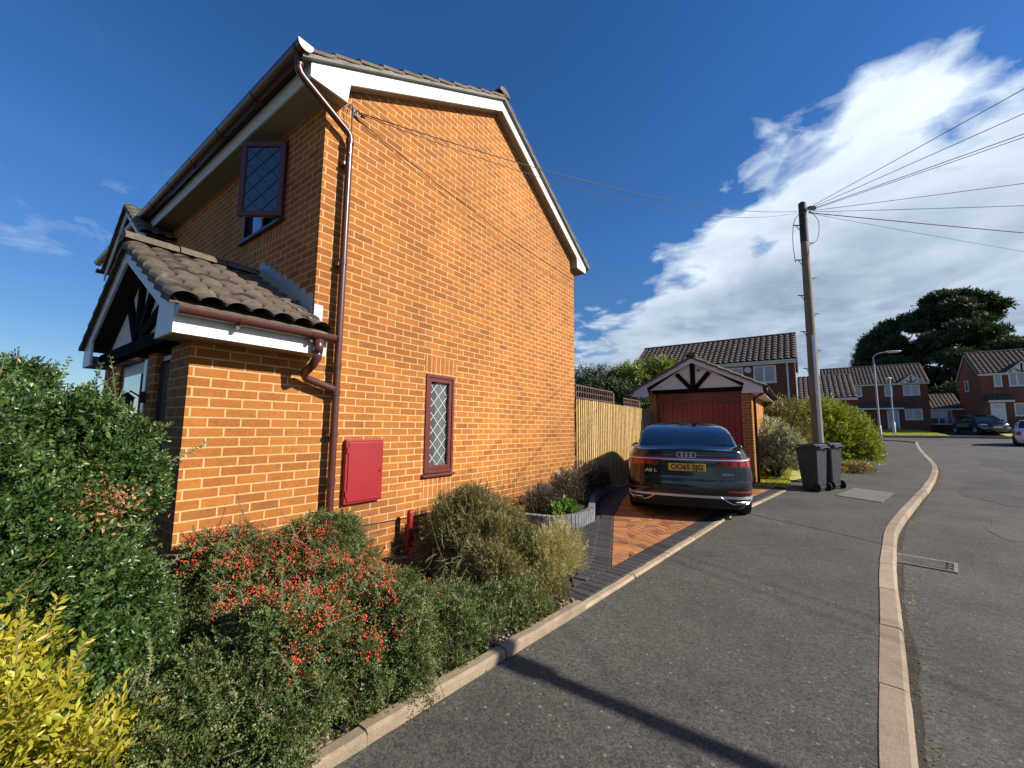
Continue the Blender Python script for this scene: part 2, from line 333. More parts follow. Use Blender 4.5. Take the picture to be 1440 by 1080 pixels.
# ------------------------------------------------------------------ object helpers
ORG = {}
def thing(name, label, cat, loc=(0, 0, 0), group=None, kind=None, local=False, rot=0.0):
    o = bpy.data.objects.new(name, None); col.objects.link(o); o.location = loc; o.empty_display_size = .2
    o.rotation_euler = (0, 0, rot)
    o['label'] = label; o['category'] = cat
    if group: o['group'] = group
    if kind: o['kind'] = kind
    ORG[o.name] = Vector((0, 0, 0)) if local else Vector(loc)
    return o
def tag(o, label=None, cat=None, group=None, kind=None):
    if label: o['label'] = label
    if cat: o['category'] = cat
    if group: o['group'] = group
    if kind: o['kind'] = kind
    return o
class MB:
    def __init__(s): s.v = []; s.f = []; s.r = []
    def add(s, vs, fs, r=None):
        k = len(s.v); s.v += [tuple(v) for v in vs]; s.f += [tuple(i + k for i in f) for f in fs]
        r = random.random() if r is None else r
        s.r += [r] * len(fs); return s
    def box(s, a, b, r=None):
        x0, y0, z0 = a; x1, y1, z1 = b
        if x0 > x1: x0, x1 = x1, x0
        if y0 > y1: y0, y1 = y1, y0
        if z0 > z1: z0, z1 = z1, z0
        return s.add([(x0, y0, z0), (x1, y0, z0), (x1, y1, z0), (x0, y1, z0), (x0, y0, z1), (x1, y0, z1), (x1, y1, z1), (x0, y1, z1)],
              [(0, 3, 2, 1), (4, 5, 6, 7), (0, 1, 5, 4), (1, 2, 6, 5), (2, 3, 7, 6), (3, 0, 4, 7)], r)
    def bar(s, p, q, w, h, up=(0, 0, 1), r=None):
        p = Vector(p); q = Vector(q); d = (q - p).normalized(); u = Vector(up); sd = d.cross(u)
        if sd.length < 1e-4: sd = d.cross(Vector((1, 0, 0)))
        sd.normalize(); u = sd.cross(d).normalized()
        vs = []
        for c in (p, q):
            for a, b in ((-1, -1), (1, -1), (1, 1), (-1, 1)): vs.append(c + sd * a * w / 2 + u * b * h / 2)
        return s.add(vs, [(0, 1, 2, 3), (7, 6, 5, 4), (0, 4, 5, 1), (1, 5, 6, 2), (2, 6, 7, 3), (3, 7, 4, 0)], r)
    def prism(s, poly, ext, r=None):
        """poly: list of 3d pts (planar), extruded by vector ext"""
        n = len(poly); e = Vector(ext)
        a = [Vector(p) for p in poly]; b = [p + e for p in a]
        return s.add(a + b, [tuple(range(n))[::-1], tuple(range(n, 2 * n))] + [(i, (i + 1) % n, n + (i + 1) % n, n + i) for i in range(n)], r)
    def tube(s, pts, rad, n=10, cap=True, r=None):
        pts = [Vector(p) for p in pts]; rs = rad if hasattr(rad, '__len__') else [rad] * len(pts)
        vs = []; fs = []; prev = None
        for i, p in enumerate(pts):
            d = (pts[min(i + 1, len(pts) - 1)] - pts[max(i - 1, 0)]).normalized()
            if prev is None:
                a = d.cross(Vector((0, 0, 1)))
                if a.length < .05: a = d.cross(Vector((1, 0, 0)))
            else: a = prev - d * prev.dot(d)
            a.normalize(); b = d.cross(a); prev = a
            for k in range(n):
                t = 2 * math.pi * k / n; vs.append(p + (a * math.cos(t) + b * math.sin(t)) * rs[i])
        for i in range(len(pts) - 1):
            for k in range(n):
                fs.append((i * n + k, i * n + (k + 1) % n, (i + 1) * n + (k + 1) % n, (i + 1) * n + k))
        if cap: fs += [tuple(range(n))[::-1], tuple(range((len(pts) - 1) * n, len(pts) * n))]
        return s.add(vs, fs, r)
    def lathe(s, prof, c, axis=(0, 0, 1), n=20, r=None):
        ax = Vector(axis).normalized(); a = ax.cross(Vector((0, 0, 1)))
        if a.length < .05: a = ax.cross(Vector((1, 0, 0)))
        a.normalize(); b = ax.cross(a); c = Vector(c); vs = []; fs = []
        for (rr, h) in prof:
            for k in range(n):
                t = 2 * math.pi * k / n; vs.append(c + ax * h + (a * math.cos(t) + b * math.sin(t)) * rr)
        for i in range(len(prof) - 1):
            for k in range(n): fs.append((i * n + k, i * n + (k + 1) % n, (i + 1) * n + (k + 1) % n, (i + 1) * n + k))
        return s.add(vs, fs, r)
    def grid(s, P_, r=None, closed=False):
        """P_: rows of points"""
        m = len(P_[0]); vs = [p for row in P_ for p in row]; fs = []
        for i in range(len(P_) - 1):
            for j in range(m - 1 + (1 if closed else 0)):
                k = (j + 1) % m
                fs.append((i * m + j, i * m + k, (i + 1) * m + k, (i + 1) * m + j))
        return s.add(vs, fs, r)
    def build(s, name, mat, parent=None, smooth=False, bevel=0, flat_angle=None, fixn=True, sub=0):
        off = Vector((0, 0, 0)); p = parent
        while p is not None:
            if p.name in ORG: off = ORG[p.name]; break
            p = p.parent
        me = bpy.data.meshes.new(name)
        me.from_pydata([(v[0] - off.x, v[1] - off.y, v[2] - off.z) for v in s.v], [], s.f)
        if fixn:
            bm = bmesh.new(); bm.from_mesh(me); bmesh.ops.recalc_face_normals(bm, faces=bm.faces); bm.to_mesh(me); bm.free()
        at = me.attributes.new('rnd', 'FLOAT', 'FACE'); at.data.foreach_set('value', s.r)
        me.materials.append(mat)
        if smooth: me.shade_smooth()
        me.update()
        o = bpy.data.objects.new(name, me); col.objects.link(o)
        if parent is not None: o.parent = parent
        if smooth and flat_angle:
            try: me.set_sharp_from_angle(angle=R(flat_angle))
            except Exception: pass
        if bevel:
            md = o.modifiers.new('b', 'BEVEL'); md.width = bevel; md.segments = 2; md.limit_method = 'ANGLE'; md.angle_limit = R(40)
        if sub:
            md = o.modifiers.new('s', 'SUBSURF'); md.levels = sub; md.render_levels = sub
        return o
def structure(o, label=None):
    o['kind'] = 'structure'
    if label: o['label'] = label
    return o
def text(parent, body, size, loc, rotm, mat, name='lettering', ext=.001, align='CENTER', xs=1.0, bold=.0):
    cu = bpy.data.curves.new(name, 'FONT'); cu.body = body; cu.size = size; cu.extrude = ext; cu.align_x = align; cu.align_y = 'CENTER'
    cu.materials.append(mat); cu.offset = bold
    tmp = bpy.data.objects.new(name, cu); col.objects.link(tmp); me = bpy.data.meshes.new_from_object(tmp); bpy.data.objects.remove(tmp)
    o = bpy.data.objects.new(name, me); col.objects.link(o); o.parent = parent
    o.matrix_local = Matrix.Translation(loc) @ rotm.to_4x4() @ Matrix.Diagonal((xs, 1, 1, 1))
    return o

# ------------------------------------------------------------------ terrain
def gz(y):
    if y < 11.5: return 0.0
    return min(1.35, .029 * (y - 11.5)) + (max(0, y - 58) * 0.012 if y > 58 else 0)
def cr(pts, n=6):
    out = []
    P_ = [Vector(p) for p in pts]; P_ = [P_[0] * 2 - P_[1]] + P_ + [P_[-1] * 2 - P_[-2]]
    for i in range(1, len(P_) - 2):
        for k in range(n):
            t = k / n; a, b, c, d = P_[i - 1:i + 3]
            out.append(.5 * ((2 * b) + (c - a) * t + (2 * a - 5 * b + 4 * c - d) * t * t + (3 * b - a - 3 * c + d) * t ** 3))
    out.append(P_[-2]); return out
KL = cr([(-.35, -6, 0), (-.12, -1, 0), (.08, 1.2, 0), (.17, 2.38, 0), (.33, 3.74, 0), (.53, 5.5, 0), (.68, 6.6, 0), (.82, 7.6, 0), (.98, 8.45, 0), (1.30, 9.9, 0), (1.75, 11.8, 0), (2.28, 13.9, 0),
         (2.92, 16.7, 0), (3.55, 20.1, 0), (4.30, 26, 0), (5.1, 31.8, 0), (5.75, 36.0, 0)], 6)
def xk(y):
    for a, b in zip(KL, KL[1:]):
        if a.y <= y <= b.y: return a.x + (b.x - a.x) * (y - a.y) / (b.y - a.y)
    return KL[0].x if y < KL[0].y else KL[-1].x
ED = [(-1.95, -2.0), (-1.65, 1.03), (-1.44, 3.01), (-1.03, 7.33), (-.34, 11.69)]
def xe(y):
    for a, b in zip(ED, ED[1:]):
        if a[1] <= y <= b[1]: return a[0] + (b[0] - a[0]) * (y - a[1]) / (b[1] - a[1])
    return ED[0][0] if y < ED[0][1] else ED[-1][0]
def strip(name, ys, xl, xr, dz, mat, label=None, nx=1):
    mb = MB(); rows = []
    for y in ys:
        a, b = xl(y), xr(y); rows.append([(a + (b - a) * i / nx, y, gz(y) + dz) for i in range(nx + 1)])
    mb.grid(rows); o = mb.build(name, mat); structure(o, label); return o
fr = lambda a, b, n: [a + (b - a) * i / n for i in range(n + 1)]
YS = fr(-6, 11.5, 35) + fr(12, 58, 92)
strip('ground', [-400, -20] + fr(-6, 11.5, 5) + [58, 60, 500], lambda y: -500, lambda y: 500, -.17, GROUND)
strip('road', YS[:], lambda y: xk(y) + .06 if y < 36.6 else -30, lambda y: xk(y) + 7.5 if y < 36.6 else 40, -.092, ROADM)
# the crossing street beyond is part of the same strip; the lawns lie over its far side
def xpav_r(y):
    if y < 33.5: return xk(y) + .01
    t = (y - 33.5) / 3.6
    return xk(y) - 2.6 * (1 - math.sqrt(max(0, 1 - t * t)))
strip('pavement', fr(-6, 11.5, 70) + fr(12, 37.0, 60), lambda y: xe(y) + .02 if y < 11.69 else (-.34 if y < 13 else (-.34 + min(1, (y - 13) / 5) * 2.2 if y < 20 else 1.6)), xpav_r, 0, ASPH)
strip('pavement_beyond_road', fr(-6, 11.5, 20) + fr(12, 37.0, 30), lambda y: xk(y) + 7.5, lambda y: xk(y) + 9.3, 0.01, ASPH)
# kerb stones
def kerb(name, line, w=.125, top=.006, lab=None, mat=KERB, depth=.16, seg=.915, rise=None):
    mb = MB(); L = [0]
    for a, b in zip(line, line[1:]): L.append(L[-1] + (b - a).length)
    def at(d):
        d = max(0, min(L[-1] - 1e-4, d)); i = max(j for j in range(len(L)) if L[j] <= d); i = min(i, len(line) - 2)
        t = (d - L[i]) / max(1e-6, L[i + 1] - L[i]); p = line[i].lerp(line[i + 1], t); dd = (line[i + 1] - line[i]).normalized(); return p, dd
    d = 0
    while d < L[-1] - .1:
        e = min(L[-1], d + seg); rows = []; jz = random.uniform(-.003, .003); jx = random.uniform(-.004, .004)
        for k in range(5):
            p, dd = at(d + .007 + (e - d - .014) * k / 4); nrm = Vector((dd.y, -dd.x, 0)); z = gz(p.y) + top + jz + (rise(p.y) if rise else 0)
            q = p + nrm * jx
            sec = [(0, -depth), (0, -.008), (.006, 0), (w - .02, 0), (w - .005, -.008), (w, -.03), (w + .008, -depth)]
            rows.append([(q.x + nrm.x * a, q.y + nrm.y * a, z + b) for a, b in sec])
        mb.grid(rows)
        for rr in (rows[0], rows[-1]): mb.add(rr, [tuple(range(len(rr)))])
        d = e
    o = mb.build(name, mat); structure(o, lab); return o
kerb('kerb', KL + [Vector(p) for p in cr([(5.75, 36.0, 0), (5.35, 37.3, 0), (4.2, 38.1, 0), (0, 38.6, 0), (-12, 38.8, 0)], 5)][1:])
kerb('far_kerb', [Vector((x, 44.4 + .16 * max(0, x - 5), 0)) for x in np.linspace(-14, 40, 40)][::1], mat=KERB, rise=lambda y: .1)
# edging between bed / drive and pavement
mb = MB(); y = -1.5; k = 0
while y < 11.6:
    e = y + (.9 if y < 3 else .9); e = min(e, 11.69)
    top = (.045 if y < 2.9 else .012)
    jx = random.uniform(-.012, .012) if y < 3 else random.uniform(-.004, .004); jz = random.uniform(-.008, .008) if y < 3 else 0
    w = .075
    rows = []
    for i in range(7):
        yy = y + .006 + (e - y - .012) * i / 6; x = xe(yy) + jx + random.uniform(-.003, .003); tz = top + jz + random.uniform(-.003, .003)
        rows.append([(x - w, yy, -.1), (x - w, yy, tz - .012), (x - w + .01, yy, tz), (x - .012, yy, tz), (x + .002, yy, tz - .014), (x + .006, yy, -.1)])
    mb.grid(rows)
    for rr in (rows[0], rows[-1]): mb.add(rr, [tuple(range(6))])
    y = e
structure(mb.build('edging_stones', EDGE))
# seam across the pavement
mb = MB(); pts = [(xe(7.9) + .1, 7.9), (-.5, 7.65), (0, 7.35), (.5, 7.0), (.72, 6.85)]
pp = cr([(a, b, 0) for a, b in pts], 10)
for a, b in zip(pp, pp[1:]):
    w = random.uniform(.006, .013); mb.add([(a.x, a.y - w, .004), (b.x, b.y - w, .004), (b.x, b.y + w, .004), (a.x, a.y + w, .004)], [(0, 1, 2, 3)])
structure(mb.build('pavement_seam', BLACK))
# concrete slab let into the pavement
mb = MB(); mb.prism([(.49, 11.2, .004), (1.16, 10.68, .004), (1.55, 12.25, .026), (.92, 12.65, .036)], (0, 0, .008))
sl_ = mb.build('service_cover', SLAB); tag(sl_, 'pale concrete access cover set flush in the pavement by the bins', 'cover')

# bed, drive base, lawns
strip('garden_soil', fr(-2, 5.2, 20), lambda y: -3.66 if y > .95 else -6.5, lambda y: xe(y) - .07 if y < 3.1 else -1.66 - (y - 3.1) * .42, .012, SOIL)
def left_drive(y):   # left limit of the paved drive
    pts = [(3.05, -1.52), (3.4, -1.75), (4.0, -2.15), (4.9, -2.62), (5.8, -2.60), (6.1, -2.72), (7.2, -3.2), (8.0, -3.45), (8.6, -3.58), (9.2, -3.62), (12, -3.62)]
    for a, b in zip(pts, pts[1:]):
        if a[0] <= y <= b[0]: return a[1] + (b[1] - a[1]) * (y - a[0]) / (b[0] - a[0])
    return pts[0][1] if y < 3.05 else -3.62
strip('driveway_bedding', fr(3.05, 11.69, 40) + [12.1], left_drive, lambda y: xe(y) - .07 if y < 11.69 else -1.0, .003, JOINT)
# orange field limits
def ol(y):
    pts = [(3.94, -1.62), (4.94, -2.01), (6.22, -2.50), (7.99, -3.0), (9.5, -3.28), (12, -3.42)]
    for a, b in zip(pts, pts[1:]):
        if a[0] <= y <= b[0]: return a[1] + (b[1] - a[1]) * (y - a[0]) / (b[0] - a[0])
    return pts[0][1]
def orr(y): return xe(y) - .07 - .205
def paver(mb, c, ang, l, w, z=.004, h=.012):
    ca, sa = math.cos(ang), math.sin(ang); g2 = .0022; l2, w2 = l / 2 - g2, w / 2 - g2; b = .005; dzz = random.uniform(-.0012, .0012)
    def q(x, y_, zz): return (c[0] + x * ca - y_ * sa, c[1] + x * sa + y_ * ca, zz + gz(c[1]) + dzz)
    v = [q(-l2, -w2, z), q(l2, -w2, z), q(l2, w2, z), q(-l2, w2, z)] + [q(-l2 + b, -w2 + b, z + h), q(l2 - b, -w2 + b, z + h), q(l2 - b, w2 - b, z + h), q(-l2 + b, w2 - b, z + h)]
    v[4:4] = []
    m_ = [q(-l2, -w2, z + h - .004), q(l2, -w2, z + h - .004), q(l2, w2, z + h - .004), q(-l2, w2, z + h - .004)]
    vs = v[:4] + m_ + v[4:]
    fs = [(8, 9, 10, 11)]
    for i in range(4):
        j = (i + 1) % 4; fs += [(i, j, 4 + j, 4 + i), (4 + i, 4 + j, 8 + j, 8 + i)]
    mb.add(vs, fs)
mo, mg = MB(), MB()
# herringbone
def clip(poly, f):
    out = []
    for k in range(len(poly)):
        a, b = poly[k], poly[(k + 1) % len(poly)]; fa, fb = f(*a), f(*b)
        if fa >= 0: out.append(a)
        if (fa >= 0) != (fb >= 0): t = fa / (fa - fb); out.append((a[0] + (b[0] - a[0]) * t, a[1] + (b[1] - a[1]) * t))
    return out
def cutpaver(mb, c, ang, l, w, fs_, z=.004, h=.012):
    ca, sa = math.cos(ang), math.sin(ang); l2, w2 = l / 2 - .0022, w / 2 - .0022
    poly = [(c[0] + x * ca - y_ * sa, c[1] + x * sa + y_ * ca) for x, y_ in ((-l2, -w2), (l2, -w2), (l2, w2), (-l2, w2))]
    ins = all(f(*p) >= 0 for f in fs_ for p in poly)
    if ins: paver(mb, c, ang, l, w, z, h); return
    for f in fs_:
        if poly: poly = clip(poly, f)
    if len(poly) < 3: return
    mb.prism([(x, y_, z + gz(c[1])) for x, y_ in poly], (0, 0, h))
a0 = R(50); ca, sa = math.cos(a0), math.sin(a0)
F1 = lambda x, y: x - (ol(y) + .207)
F2 = lambda x, y: orr(y) - .004 - x
F3 = lambda x, y: 12.0 - y
for a in range(-70, 70):
    for b in range(-70, 70):
        q = (a - b) % 4
        if q == 0: cx, cy, an = (a + 1) * .1, (b + .5) * .1, 0
        elif q == 3: cx, cy, an = (a + .5) * .1, (b + 1) * .1, math.pi / 2
        else: continue
        X = -2.0 + cx * ca - cy * sa; Y = 7.5 + cx * sa + cy * ca
        if 3.8 < Y < 12.1 and ol(Y) < X < orr(Y) + .15: cutpaver(mo, (X, Y), a0 + an, .2, .1, (F1, F2, F3))
# orange border course on the left of the field
y = 3.98
while y < 11.9:
    x = ol(y) + .103; x2 = ol(y + .1) + .103
    cutpaver(mo, (x, y + .05), math.atan2(.1, x2 - x) - math.pi / 2, .2, .1, (F2,)); y += .094
# dark border along the edging
d0 = Vector((ED[3][0] - ED[2][0], ED[3][1] - ED[2][1])).normalized()
y = 3.10
while y < 11.6:
    x = xe(y) - .07 - .102; ang = math.atan2(xe(y + .1) - xe(y), .1)
    paver(mg, (x, y + .05), -ang, .2, .1); y += .1012
# dark blocks between the planter and the orange course
y = 3.2
while y < 11.9:
    a, b = left_drive(y) + .02, (ol(y) - .008 if y > 3.94 else orr(y) - .004)
    x = b - .1
    while x - .1 > a:
        paver(mg, (x, y + .05), 0, .2, .1); x -= .202
    if x + .1 - a > .05: paver(mg, ((a + x + .1) / 2, y + .05), 0, x + .1 - a, .1)
    y += .1012
structure(mo.build('driveway_orange_blocks', PAV_O), 'orange herringbone block paving'); structure(mg.build('driveway_dark_blocks', PAV_G), 'charcoal border blocks of the drive')
# lawns
strip('side_lawn', fr(11.75, 20, 12), lambda y: -1.05, lambda y: -.36 if y < 13 else -.36 + min(1, (y - 13) / 5) * 2.2, .02, LAWN)
mb = MB(); mb.grid([[(-12, y, gz(y) + .10 + .012 * (y - 45)), (9.1, y, gz(y) + .10 + .012 * (y - 45))] for y in fr(44.75, 55.9, 10)]); structure(mb.build('far_lawn', LAWN))
strip('far_drive', fr(45.3, 58, 12), lambda y: 9.12, lambda y: 12.5, .01, ASPH)
mb = MB(); rows = []
for i in range(9):
    y = 46.2 + i * .72; rows.append([(12.52, y, gz(y) + .02 + .05 * i), (22, y, gz(y) + .02 + .05 * i)])
mb.grid(rows); structure(mb.build('neighbour_lawn', LAWN))

# ------------------------------------------------------------------ foliage tools
def leaf_obj(name, C, A, N, L, Wd, mat, parent, fold=.25):
    """C base points, A axis dirs, N leaf normals, L lengths, Wd widths: numpy"""
    n = len(C); off = np.array(ORG.get(parent.name, Vector((0, 0, 0)))) if parent is not None else np.zeros(3)
    A = A / np.linalg.norm(A, axis=1, keepdims=True); S = np.cross(A, N); S /= np.maximum(1e-6, np.linalg.norm(S, axis=1, keepdims=True)); N = np.cross(S, A)
    L = L[:, None]; Wd = Wd[:, None]
    v = np.empty((n, 4, 3)); C = C - off
    v[:, 0] = C; v[:, 1] = C + A * L * .48 + S * Wd * .5 + N * Wd * fold; v[:, 2] = C + A * L; v[:, 3] = C + A * L * .48 - S * Wd * .5 + N * Wd * fold
    f = np.arange(n * 4).reshape(n, 4); tri = np.concatenate([f[:, [0, 1, 2]], f[:, [0, 2, 3]]], axis=1).reshape(-1)
    me = bpy.data.meshes.new(name); me.vertices.add(n * 4); me.vertices.foreach_set('co', v.reshape(-1))
    me.loops.add(n * 6); me.loops.foreach_set('vertex_index', tri); me.polygons.add(n * 2)
    me.polygons.foreach_set('loop_start', np.arange(0, n * 6, 3)); me.update(calc_edges=True)
    rn = np.repeat(np.random.RandomState(len(C)).rand(n), 2)
    at = me.attributes.new('rnd', 'FLOAT', 'FACE'); at.data.foreach_set('value', rn.astype(np.float32))
    me.materials.append(mat); me.validate()
    o = bpy.data.objects.new(name, me); col.objects.link(o)
    if parent is not None: o.parent = parent
    return o
def shell_points(rs, ells, n, lo=.7, hi=1.05, zmin=.02, up=-.25):
    """points near the surface of a union of ellipsoids, with outward normals"""
    area = np.array([e[3] * e[4] + e[4] * e[5] + e[3] * e[5] for e in ells]); pr = area / area.sum()
    P_, Nn = [], []
    tries = 0
    while sum(len(p) for p in P_) < n and tries < 60:
        tries += 1; m = n
        idx = rs.choice(len(ells), m, p=pr); d = rs.normal(size=(m, 3)); d /= np.linalg.norm(d, axis=1, keepdims=True)
        E_ = np.array([e[:6] for e in ells])[idx]; rr = rs.uniform(lo, hi, m)[:, None]
        p = E_[:, :3] + d * E_[:, 3:] * rr; nn = d / E_[:, 3:]; nn /= np.linalg.norm(nn, axis=1, keepdims=True)
        ok = (p[:, 2] > zmin) & (nn[:, 2] > up)
        for k, e in enumerate(ells):
            q = (p - np.array(e[:3])) / np.array(e[3:6]); ins = (q ** 2).sum(1) < (lo * .96) ** 2
            ok &= ~(ins & (idx != k))
        P_.append(p[ok]); Nn.append(nn[ok])
    P_ = np.concatenate(P_)[:n]; Nn = np.concatenate(Nn)[:n]; return P_, Nn
def sprigs(rs, P_, Nn, length, per, leaf, width, upb=.5, jitter=.5, droop=0., opp=True, sprd=.75, curl=0.):
    """each anchor becomes a short twig carrying `per` leaves; returns arrays + twig segments"""
    m = len(P_); d = Nn + rs.normal(size=(m, 3)) * jitter + np.array([0, 0, upb]); d /= np.linalg.norm(d, axis=1, keepdims=True)
    side = np.cross(d, rs.normal(size=(m, 3))); side /= np.linalg.norm(side, axis=1, keepdims=True)
    Ls = length * rs.uniform(.55, 1.25, m)
    start = P_ - d * Ls[:, None] * .55
    C, A, N_ = [], [], []
    nrm = np.cross(side, d)
    for k in range(per):
        t = (k + .7) / per
        p = start + d * (Ls * t)[:, None] + np.array([0, 0, -1.0]) * (droop * Ls * t * t)[:, None]
        s = side * (1 if k % 2 else -1)
        if k == per - 1: ax = d + rs.normal(size=(m, 3)) * .15
        else: ax = d * .75 + s * sprd + rs.normal(size=(m, 3)) * .25
        C.append(p); A.append(ax); N_.append(nrm + rs.normal(size=(m, 3)) * .35 + np.array([0, 0, .35]))
    C = np.concatenate(C); A = np.concatenate(A); N_ = np.concatenate(N_)
    n = len(C); return C, A, N_, leaf * rs.uniform(.6, 1.25, n), width * rs.uniform(.7, 1.2, n), (start, start + d * Ls[:, None] + np.array([0, 0, -1.0]) * (droop * Ls)[:, None])
def stems(rs, root, base, tips, rad, mat, name='stems', n=5, sag=.0):
    mb = MB()
    for t in tips:
        b = Vector(base) + Vector((rs.uniform(-.08, .08), rs.uniform(-.08, .08), 0)) * 1.0
        t = Vector(t); mid = b.lerp(t, .5) + Vector((rs.uniform(-.06, .06), rs.uniform(-.06, .06), .08 - sag)) * (t - b).length
        pts = [b, b.lerp(mid, .5) + Vector((0, 0, .03)), mid, mid.lerp(t, .6), t]
        mb.tube(pts, [rad, rad * .85, rad * .6, rad * .4, rad * .18], n)
    return mb.build(name, mat, root, smooth=True)
def shrub(name, label, cat, base, ells, n, length, per, leaf, width, mat, seed=1, upb=.5, jitter=.5, droop=0, lo=.68, hi=1.06, stemn=30, srad=.008, twigs=0, group=None, sprd=.75, inner=.25, twigmat=None, up=-.3):
    rs = np.random.RandomState(seed); root = thing(name, label, cat, base, group)
    Pn, Nn = shell_points(rs, ells, n, lo, hi, base[2] + .01, up)
    C, A, N_, L, W_, tw = sprigs(rs, Pn, Nn, length, per, leaf, width, upb, jitter, droop, sprd=sprd)
    if inner:
        Pi, Ni = shell_points(rs, ells, int(n * inner), .3, lo, base[2] + .01)
        c2 = sprigs(rs, Pi, Ni, length * 1.2, per, leaf, width, upb, jitter, droop, sprd=sprd)
        C = np.concatenate([C, c2[0]]); A = np.concatenate([A, c2[1]]); N_ = np.concatenate([N_, c2[2]]); L = np.concatenate([L, c2[3]]); W_ = np.concatenate([W_, c2[4]])
    keep = C[:, 2] > base[2] + .005
    leaf_obj('foliage', C[keep], A[keep], N_[keep], L[keep], W_[keep], mat, root)
    if stemn:
        pick = Pn[rs.choice(len(Pn), stemn)]
        cen = np.array(ells[0][:3]); tips = [cen + (p - cen) * .92 for p in pick]
        stems(rs, root, (cen[0], cen[1], base[2]), tips, srad, twigmat or BARK)
    if twigs:
        mb = MB(); ii = rs.choice(len(Pn), min(twigs, len(Pn)), replace=False)
        for i in ii: mb.tube([tw[0][i], (tw[0][i] + tw[1][i]) / 2 + np.array([0, 0, .004]), tw[1][i]], [.0022, .0017, .001], 4, cap=False)
        mb.build('twigs', twigmat or TWIG, root)
    return root, Pn, Nn, rs

# ------------------------------------------------------------------ building tools
def tile_roof(name, parent, mat, O, U, V, Wd, Ln, pitch=.2, amp=.03, course=.3, step=.018, res=6, skirt=.05, power=.7, jig=.0):
    O, U, V = Vector(O), Vector(U).normalized(), Vector(V).normalized(); N = U.cross(V).normalized()
    if N.z < 0: N = -N
    nu = max(2, int(round(Wd / pitch))) * res; rows = []
    nc = max(1, int(math.ceil(Ln / course)))
    rj = random.Random(3)
    for c in range(nc):
        v0 = c * course; v1 = min(Ln, v0 + course)
        jj = [rj.uniform(-jig, jig) for _ in range(nu // res + 2)]
        for v, st in ((v0, step), (v1, 0.0)):
            row = []
            for i in range(nu + 1):
                u = Wd * i / nu; ph = i / res
                h = amp * abs(math.sin(math.pi * ph)) ** power
                row.append(O + U * u + V * (v + (jj[int(ph)] if st and c else 0)) + N * (h + st + (jj[int(ph)] * .3)))
            rows.append(row)
    mb = MB(); mb.grid(rows)
    if skirt:
        for i in (0, nu):
            for a, b in zip(rows[::1], rows[1:]):
                mb.add([a[i], b[i], b[i] - N * skirt, a[i] - N * skirt], [(0, 1, 2, 3)])
        mb.add([O - N * .012, O + U * Wd - N * .012, O + U * Wd + V * Ln - N * .012, O + V * Ln - N * .012], [(0, 1, 2, 3)])
    o = mb.build(name, mat, parent, fixn=False)
    return o
def ridge(name, parent, mat, a, b, r=.11, seg=.45, n=7):
    a, b = Vector(a), Vector(b); d = (b - a); L = d.length; d.normalize(); s = d.cross(Vector((0, 0, 1))).normalized(); mb = MB(); t = 0
    while t < L - .05:
        e = min(L, t + seg)
        rows = []
        for q, k in ((t + .005, 1.06), (e - .005, 1.0)):
            p = a + d * q; rows.append([p + s * r * k * math.cos(math.pi * i / n) + Vector((0, 0, 1)) * (r * .75 * k * math.sin(math.pi * i / n) - .03) for i in range(n + 1)])
        mb.grid(rows)
        for rr in rows: mb.add(rr, [tuple(range(len(rr)))])
        t = e
    return mb.build(name, mat, parent)
def pos(face, p, a, z, d):
    return (p + d, a, z) if face == 'x' else ((p - d, a, z) if face == '-x' else (a, p - d, z))
def fbox(mb, face, p, a0, a1, z0, z1, d0, d1):
    mb.box(pos(face, p, a0, z0, d0), pos(face, p, a1, z1, d1))
def window(parent, face, p, a0, a1, z0, z1, fmat, gmat, mull=(), trans=(), fw=.06, d=.012, dep=.06, name='window', sill=True):
    mb = MB(); fbox(mb, face, p, a0, a0 + fw, z0, z1, d - dep, d); fbox(mb, face, p, a1 - fw, a1, z0, z1, d - dep, d)
    fbox(mb, face, p, a0 + fw, a1 - fw, z0, z0 + fw, d - dep, d); fbox(mb, face, p, a0 + fw, a1 - fw, z1 - fw, z1, d - dep, d)
    for m in mull: fbox(mb, face, p, m - fw * .6, m + fw * .6, z0 + fw, z1 - fw, d - dep, d)
    if sill: fbox(mb, face, p, a0 - .02, a1 + .02, z0 - .035, z0 - .001, d - dep, d + .04)
    w = mb.build(name, fmat, parent, bevel=0)
    g2 = MB(); fbox(g2, face, p, a0 + fw, a1 - fw, z0 + fw, z1 - fw, d - dep + .004, d - .022 if d - .022 > d - dep + .01 else d - .01)
    g2.build('pane', gmat, w)
    return w
def lattice(mb, face, p, a0, a1, z0, z1, nx, nz, d, w=.006):
    """diamond lead cames clipped to the pane"""
    sx = (a1 - a0) / nx; sz = (z1 - z0) / nz
    def seg(x0, y0, x1, y1):
        mb.bar(pos(face, p, x0, y0, d), pos(face, p, x1, y1, d), w, .003, up=(1, 0, 0) if face == 'x' else (0, 1, 0))
    for s in (1, -1):
        for k in range(-nz, nx + nz + 1):
            # line through (k*sx) with slope +-sz/sx
            pts = []
            x0 = k * sx
            # param t in z: z=z0..z1
            t0, t1 = 0.0, float(nz)
            xs0 = x0; xs1 = x0 + s * nz * sx
            # clip
            lo_t, hi_t = 0.0, nz
            if s == 1: lo_t = max(0, -x0 / sx); hi_t = min(nz, (nx * sx - x0) / sx)
            else: lo_t = max(0, (x0 - nx * sx) / sx); hi_t = min(nz, x0 / sx)
            if hi_t - lo_t > .01:
                seg(a0 + x0 + s * lo_t * sx, z0 + lo_t * sz, a0 + x0 + s * hi_t * sx, z0 + hi_t * sz)
    return mb

